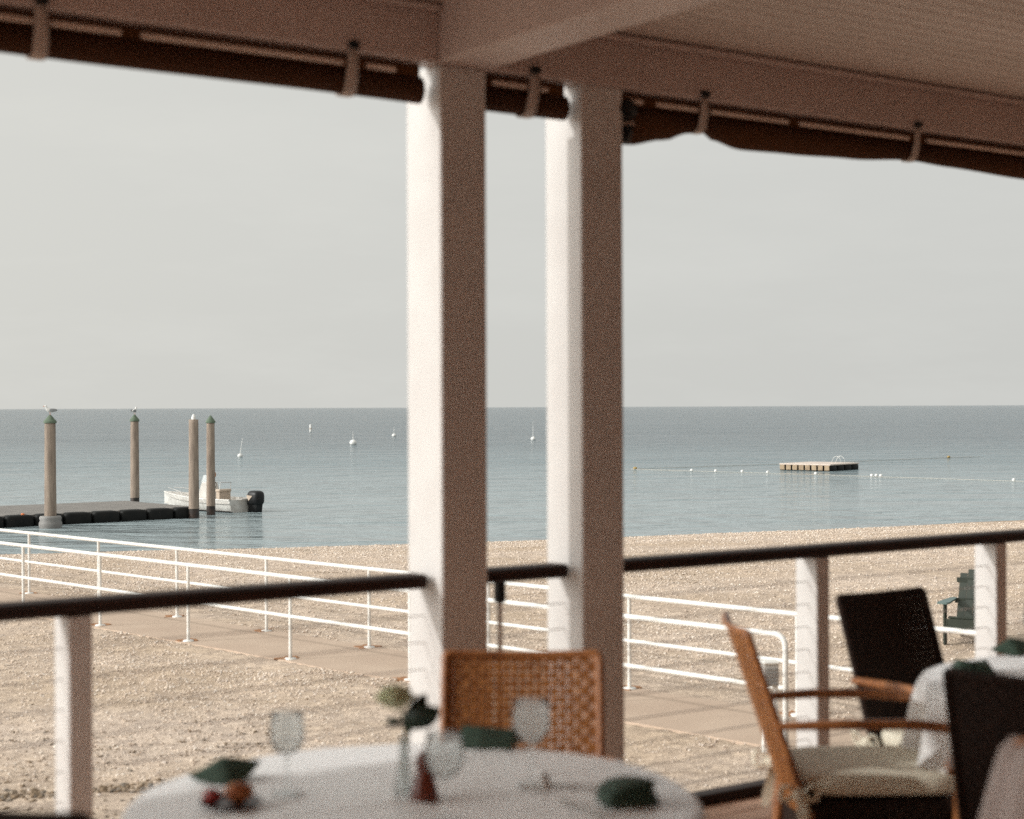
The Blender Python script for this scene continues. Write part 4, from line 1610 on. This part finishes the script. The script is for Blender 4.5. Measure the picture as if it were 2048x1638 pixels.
def box_napkin(P, rz, size, lean, label, seed=0.0):
    b = MB()
    for k in range(4):
        z0 = size[2] * k / 4 + 0.001
        def fn(p, k=k):
            return Vector((p.x + lean * (p.z + size[2] * k / 4) + 0.004 * sin(k * 2.1 + seed), p.y + 0.004 * cos(k * 3 + seed),
                           p.z + 0.012 * (0.3 + k / 4) * noise.noise(Vector((p.x * 14 + seed, p.y * 14, k * 0.35)))
                           + 0.010 * k / 4 * sin(p.x * 38 + p.y * 22 + seed) + 0.10 * k / 4 * max(0.0, p.x)))
        kk = 1 - 0.07 * k
        b.superell((0, 0, z0 + size[2] / 8), (size[0] / 2 * kk, size[1] / 2 * kk, size[2] / 6.6), 0.45, 0.16, 48, 8, fn=fn)
    o = b.build('napkin', M['napkin'])
    o.location = P
    o.rotation_euler.z = rz
    return tag(o, label, 'napkin', 'green napkins on the tables')
def roof_napkin(P, rz, L_, label):
    b = MB()
    rows = []
    n = 20
    for i in range(n + 1):
        k = i / n
        row = []
        for j in range(15):
            q = j / 14 * 2 - 1
            z = 0.056 * (1 - abs(q)) ** 0.85 * (1 - 0.22 * k) + 0.003 * noise.noise(Vector((k * 6, q * 4, 2)))
            row.append(((k - 0.5) * L_ + 0.012 * q, q * (0.055 + 0.008 * k), max(0.001, z)))
        rows.append(row)
    b.grid(rows)
    for r, rev in ((rows[0], True), (rows[-1], False)):
        b.add(r, [tuple(range(15))[::-1] if rev else tuple(range(15))])
    b.grid([[(x, y, 0.0008) for x, y, z in r][::-1] for r in rows])
    o = b.build('napkin', M['napkin'])
    o.location = P
    o.rotation_euler.z = rz
    return tag(o, label, 'napkin', 'green napkins on the tables')
roof_napkin(on_table(976, 1490), radians(-6), 0.15, 'tent-folded green napkin before the wicker chair back')
box_napkin(on_table(1250, 1606), radians(14), (0.135, 0.115, 0.052), 0.12, 'plump folded dark green napkin at the right of the foreground table', 1.2)
box_napkin(on_level(1945, 1345, TZ), radians(-8), (0.145, 0.11, 0.036), -0.1, 'flat folded green napkin on the right-hand table near the chair seen from behind', 3.0)
leaf_napkin(on_level(2022, 1307, TZ), radians(10), 0.17, 'leaf-shaped green napkin on the right-hand table next to the wine glass')

# bread plate
P = on_table(458, 1612)
pl = thing('side_plate', 'small dark plate with bread pieces below the leaf-folded napkin', 'plate', tuple(P), 0)
mb = MB()
mb.lathe([(0, 0.004), (0.045, 0.004), (0.070, 0.011), (0.074, 0.013), (0.070, 0.009), (0.044, 0.001), (0, 0.001)], 32)
mb.build('dish', M['plate'], pl)
def roll(dx, dy, r, mname, label, name, cat):
    b = MB()
    def fn(p):
        return p * (1 + 0.10 * noise.noise(p * 40 + Vector((dx * 30, 0, 0))))
    b.superell((0, 0, r[2]), r, 1, 1, 22, 14, fn=fn)
    o = b.build(name, M[mname])
    o.location = P + Vector((dx, dy, 0.0045))
    o.rotation_euler.z = dx * 20
    return tag(o, label, cat)
roll(-0.045, 0.004, (0.030, 0.022, 0.018), 'tomato', 'dark red tomato at the left of the small plate', 'tomato', 'tomato')
roll(0.018, 0.012, (0.036, 0.030, 0.025), 'bread', 'rounded golden bread roll in the middle of the small plate', 'bread_roll', 'bread')
b = MB()

# bud vase with a flower
P = on_table(806, 1592)
vs = thing('bud_vase', 'clear bud vase with a single cream flower and a dark leaf', 'vase', tuple(P), 0)
mb = MB()
mb.lathe([(0, 0.001), (0.024, 0.001), (0.027, 0.006), (0.024, 0.03), (0.015, 0.075), (0.012, 0.12), (0.014, 0.145), (0.0125, 0.145), (0.0105, 0.12), (0.0132, 0.075), (0.022, 0.03), (0.024, 0.010), (0, 0.008)], 28)
mb.build('vessel', M['glass'], vs)
mb = MB()
mb.tube([(0.004, 0, 0.012), (-0.002, 0, 0.08), (0.006, 0, 0.15), (-0.004, 0.002, 0.20), (-0.016, 0, 0.222)], 0.0034, 8)
mb.build('stem', M['stem'], vs)
mb = MB()
for ring_, (rr, cnt, tilt, ln) in enumerate(((0.010, 5, 0.25, 0.046), (0.018, 7, 0.6, 0.050), (0.026, 8, 1.0, 0.050))):
    for k in range(cnt):
        a = 2 * pi * k / cnt + ring_ * 0.4
        Mp = Matrix.Translation((-0.022, 0, 0.220)) @ Matrix.Rotation(a, 4, 'Z') @ Matrix.Rotation(tilt, 4, 'Y') @ Matrix.Translation((0.006, 0, ln * 0.55))
        mb.superell((0, 0, 0), (0.008, 0.022, ln * 0.6), 1, 1, 10, 8, M=Mp)
mb.build('flower', M['petal'], vs)
def leafblade(p0, p1, w, name):
    b = MB()
    p0, p1 = Vector(p0), Vector(p1)
    ax = (p1 - p0)
    sd = ax.cross(Vector((0.2, 1, 0.1))).normalized()
    rows = []
    for i in range(13):
        k = i / 12
        ww = w * sin(pi * min(1, k * 0.97 + 0.02)) ** 0.75
        c = p0 + ax * k + Vector((0, -0.012 * sin(pi * k), -0.016 * k * k))
        rows.append([c - sd * ww, c + Vector((0, 0.006 * sin(pi * k), 0)), c + sd * ww])
    b.grid(rows)
    o = b.build(name, M['leaf'], vs)
    md = o.modifiers.new('solid', 'SOLIDIFY')
    md.thickness = 0.0015
leafblade((0.004, 0, 0.170), (0.088, -0.01, 0.230), 0.030, 'leaf')
leafblade((0.002, 0, 0.150), (0.052, 0.02, 0.262), 0.024, 'leaf')
leafblade((0.0, 0, 0.178), (-0.050, 0.01, 0.196), 0.012, 'leaf')

# pepper mill
P = on_table(846, 1598)
pm = thing('pepper_mill', 'short turned reddish-brown pepper mill between vase and wine glass', 'pepper mill', tuple(P), 0)
mb = MB()
mb.lathe([(0, 0.0), (0.034, 0.0), (0.036, 0.008), (0.033, 0.02), (0.028, 0.040), (0.022, 0.058), (0.019, 0.070), (0.021, 0.080), (0.0, 0.080)], 28)
mb.build('body', M['mill'], pm)
mb = MB()
mb.lathe([(0, 0.081), (0.019, 0.081), (0.021, 0.092), (0.018, 0.106), (0.010, 0.114), (0.0, 0.116)], 24)
mb.build('head', M['mill'], pm)
# salt shaker and cutlery
P = on_table(1087, 1577)
sh = thing('salt_shaker', 'tiny glass salt shaker right of the middle wine glass', 'salt shaker', tuple(P), 0)
mb = MB()
mb.lathe([(0, 0.001), (0.014, 0.001), (0.015, 0.006), (0.012, 0.026), (0, 0.026)], 18)
mb.build('jar', M['buoy'], sh)
mb = MB()
mb.lathe([(0.012, 0.0262), (0.013, 0.030), (0.009, 0.037), (0, 0.038)], 18)
mb.build('cap', M['steel'], sh)
def knife(P, rz, label):
    t = thing('table_knife', label, 'knife', tuple(P), rz, 'table knives')
    b = MB()
    b.rbox((-0.10, -0.007, 0.001), (0.0, 0.007, 0.006), 0.002)
    b.build('handle', M['steel'], t)
    b = MB()
    b.prism([(0.0005, 0.0015), (0.0005, 0.0035), (0.11, 0.0032), (0.12, 0.0015)], -0.009, 0.009)
    b.build('blade', M['steel'], t)
def fork(P, rz, label):
    t = thing('table_fork', label, 'fork', tuple(P), rz, 'table forks')
    b = MB()
    b.rbox((-0.10, -0.006, 0.001), (0.035, 0.006, 0.005), 0.0015)
    b.build('handle', M['steel'], t)
    b = MB()
    b.rbox((0.0355, -0.012, 0.001), (0.055, 0.012, 0.004), 0.001)
    for k in range(4):
        y = -0.0105 + k * 0.007
        b.box((0.055, y - 0.0015, 0.0015), (0.095, y + 0.0015, 0.0038))
    b.build('tines', M['steel'], t)
fork(on_table(1158, 1618), radians(118), 'steel fork on the cloth left of the plump napkin')
knife(on_table(1180, 1578), radians(150), 'steel knife on the cloth behind the plump napkin')
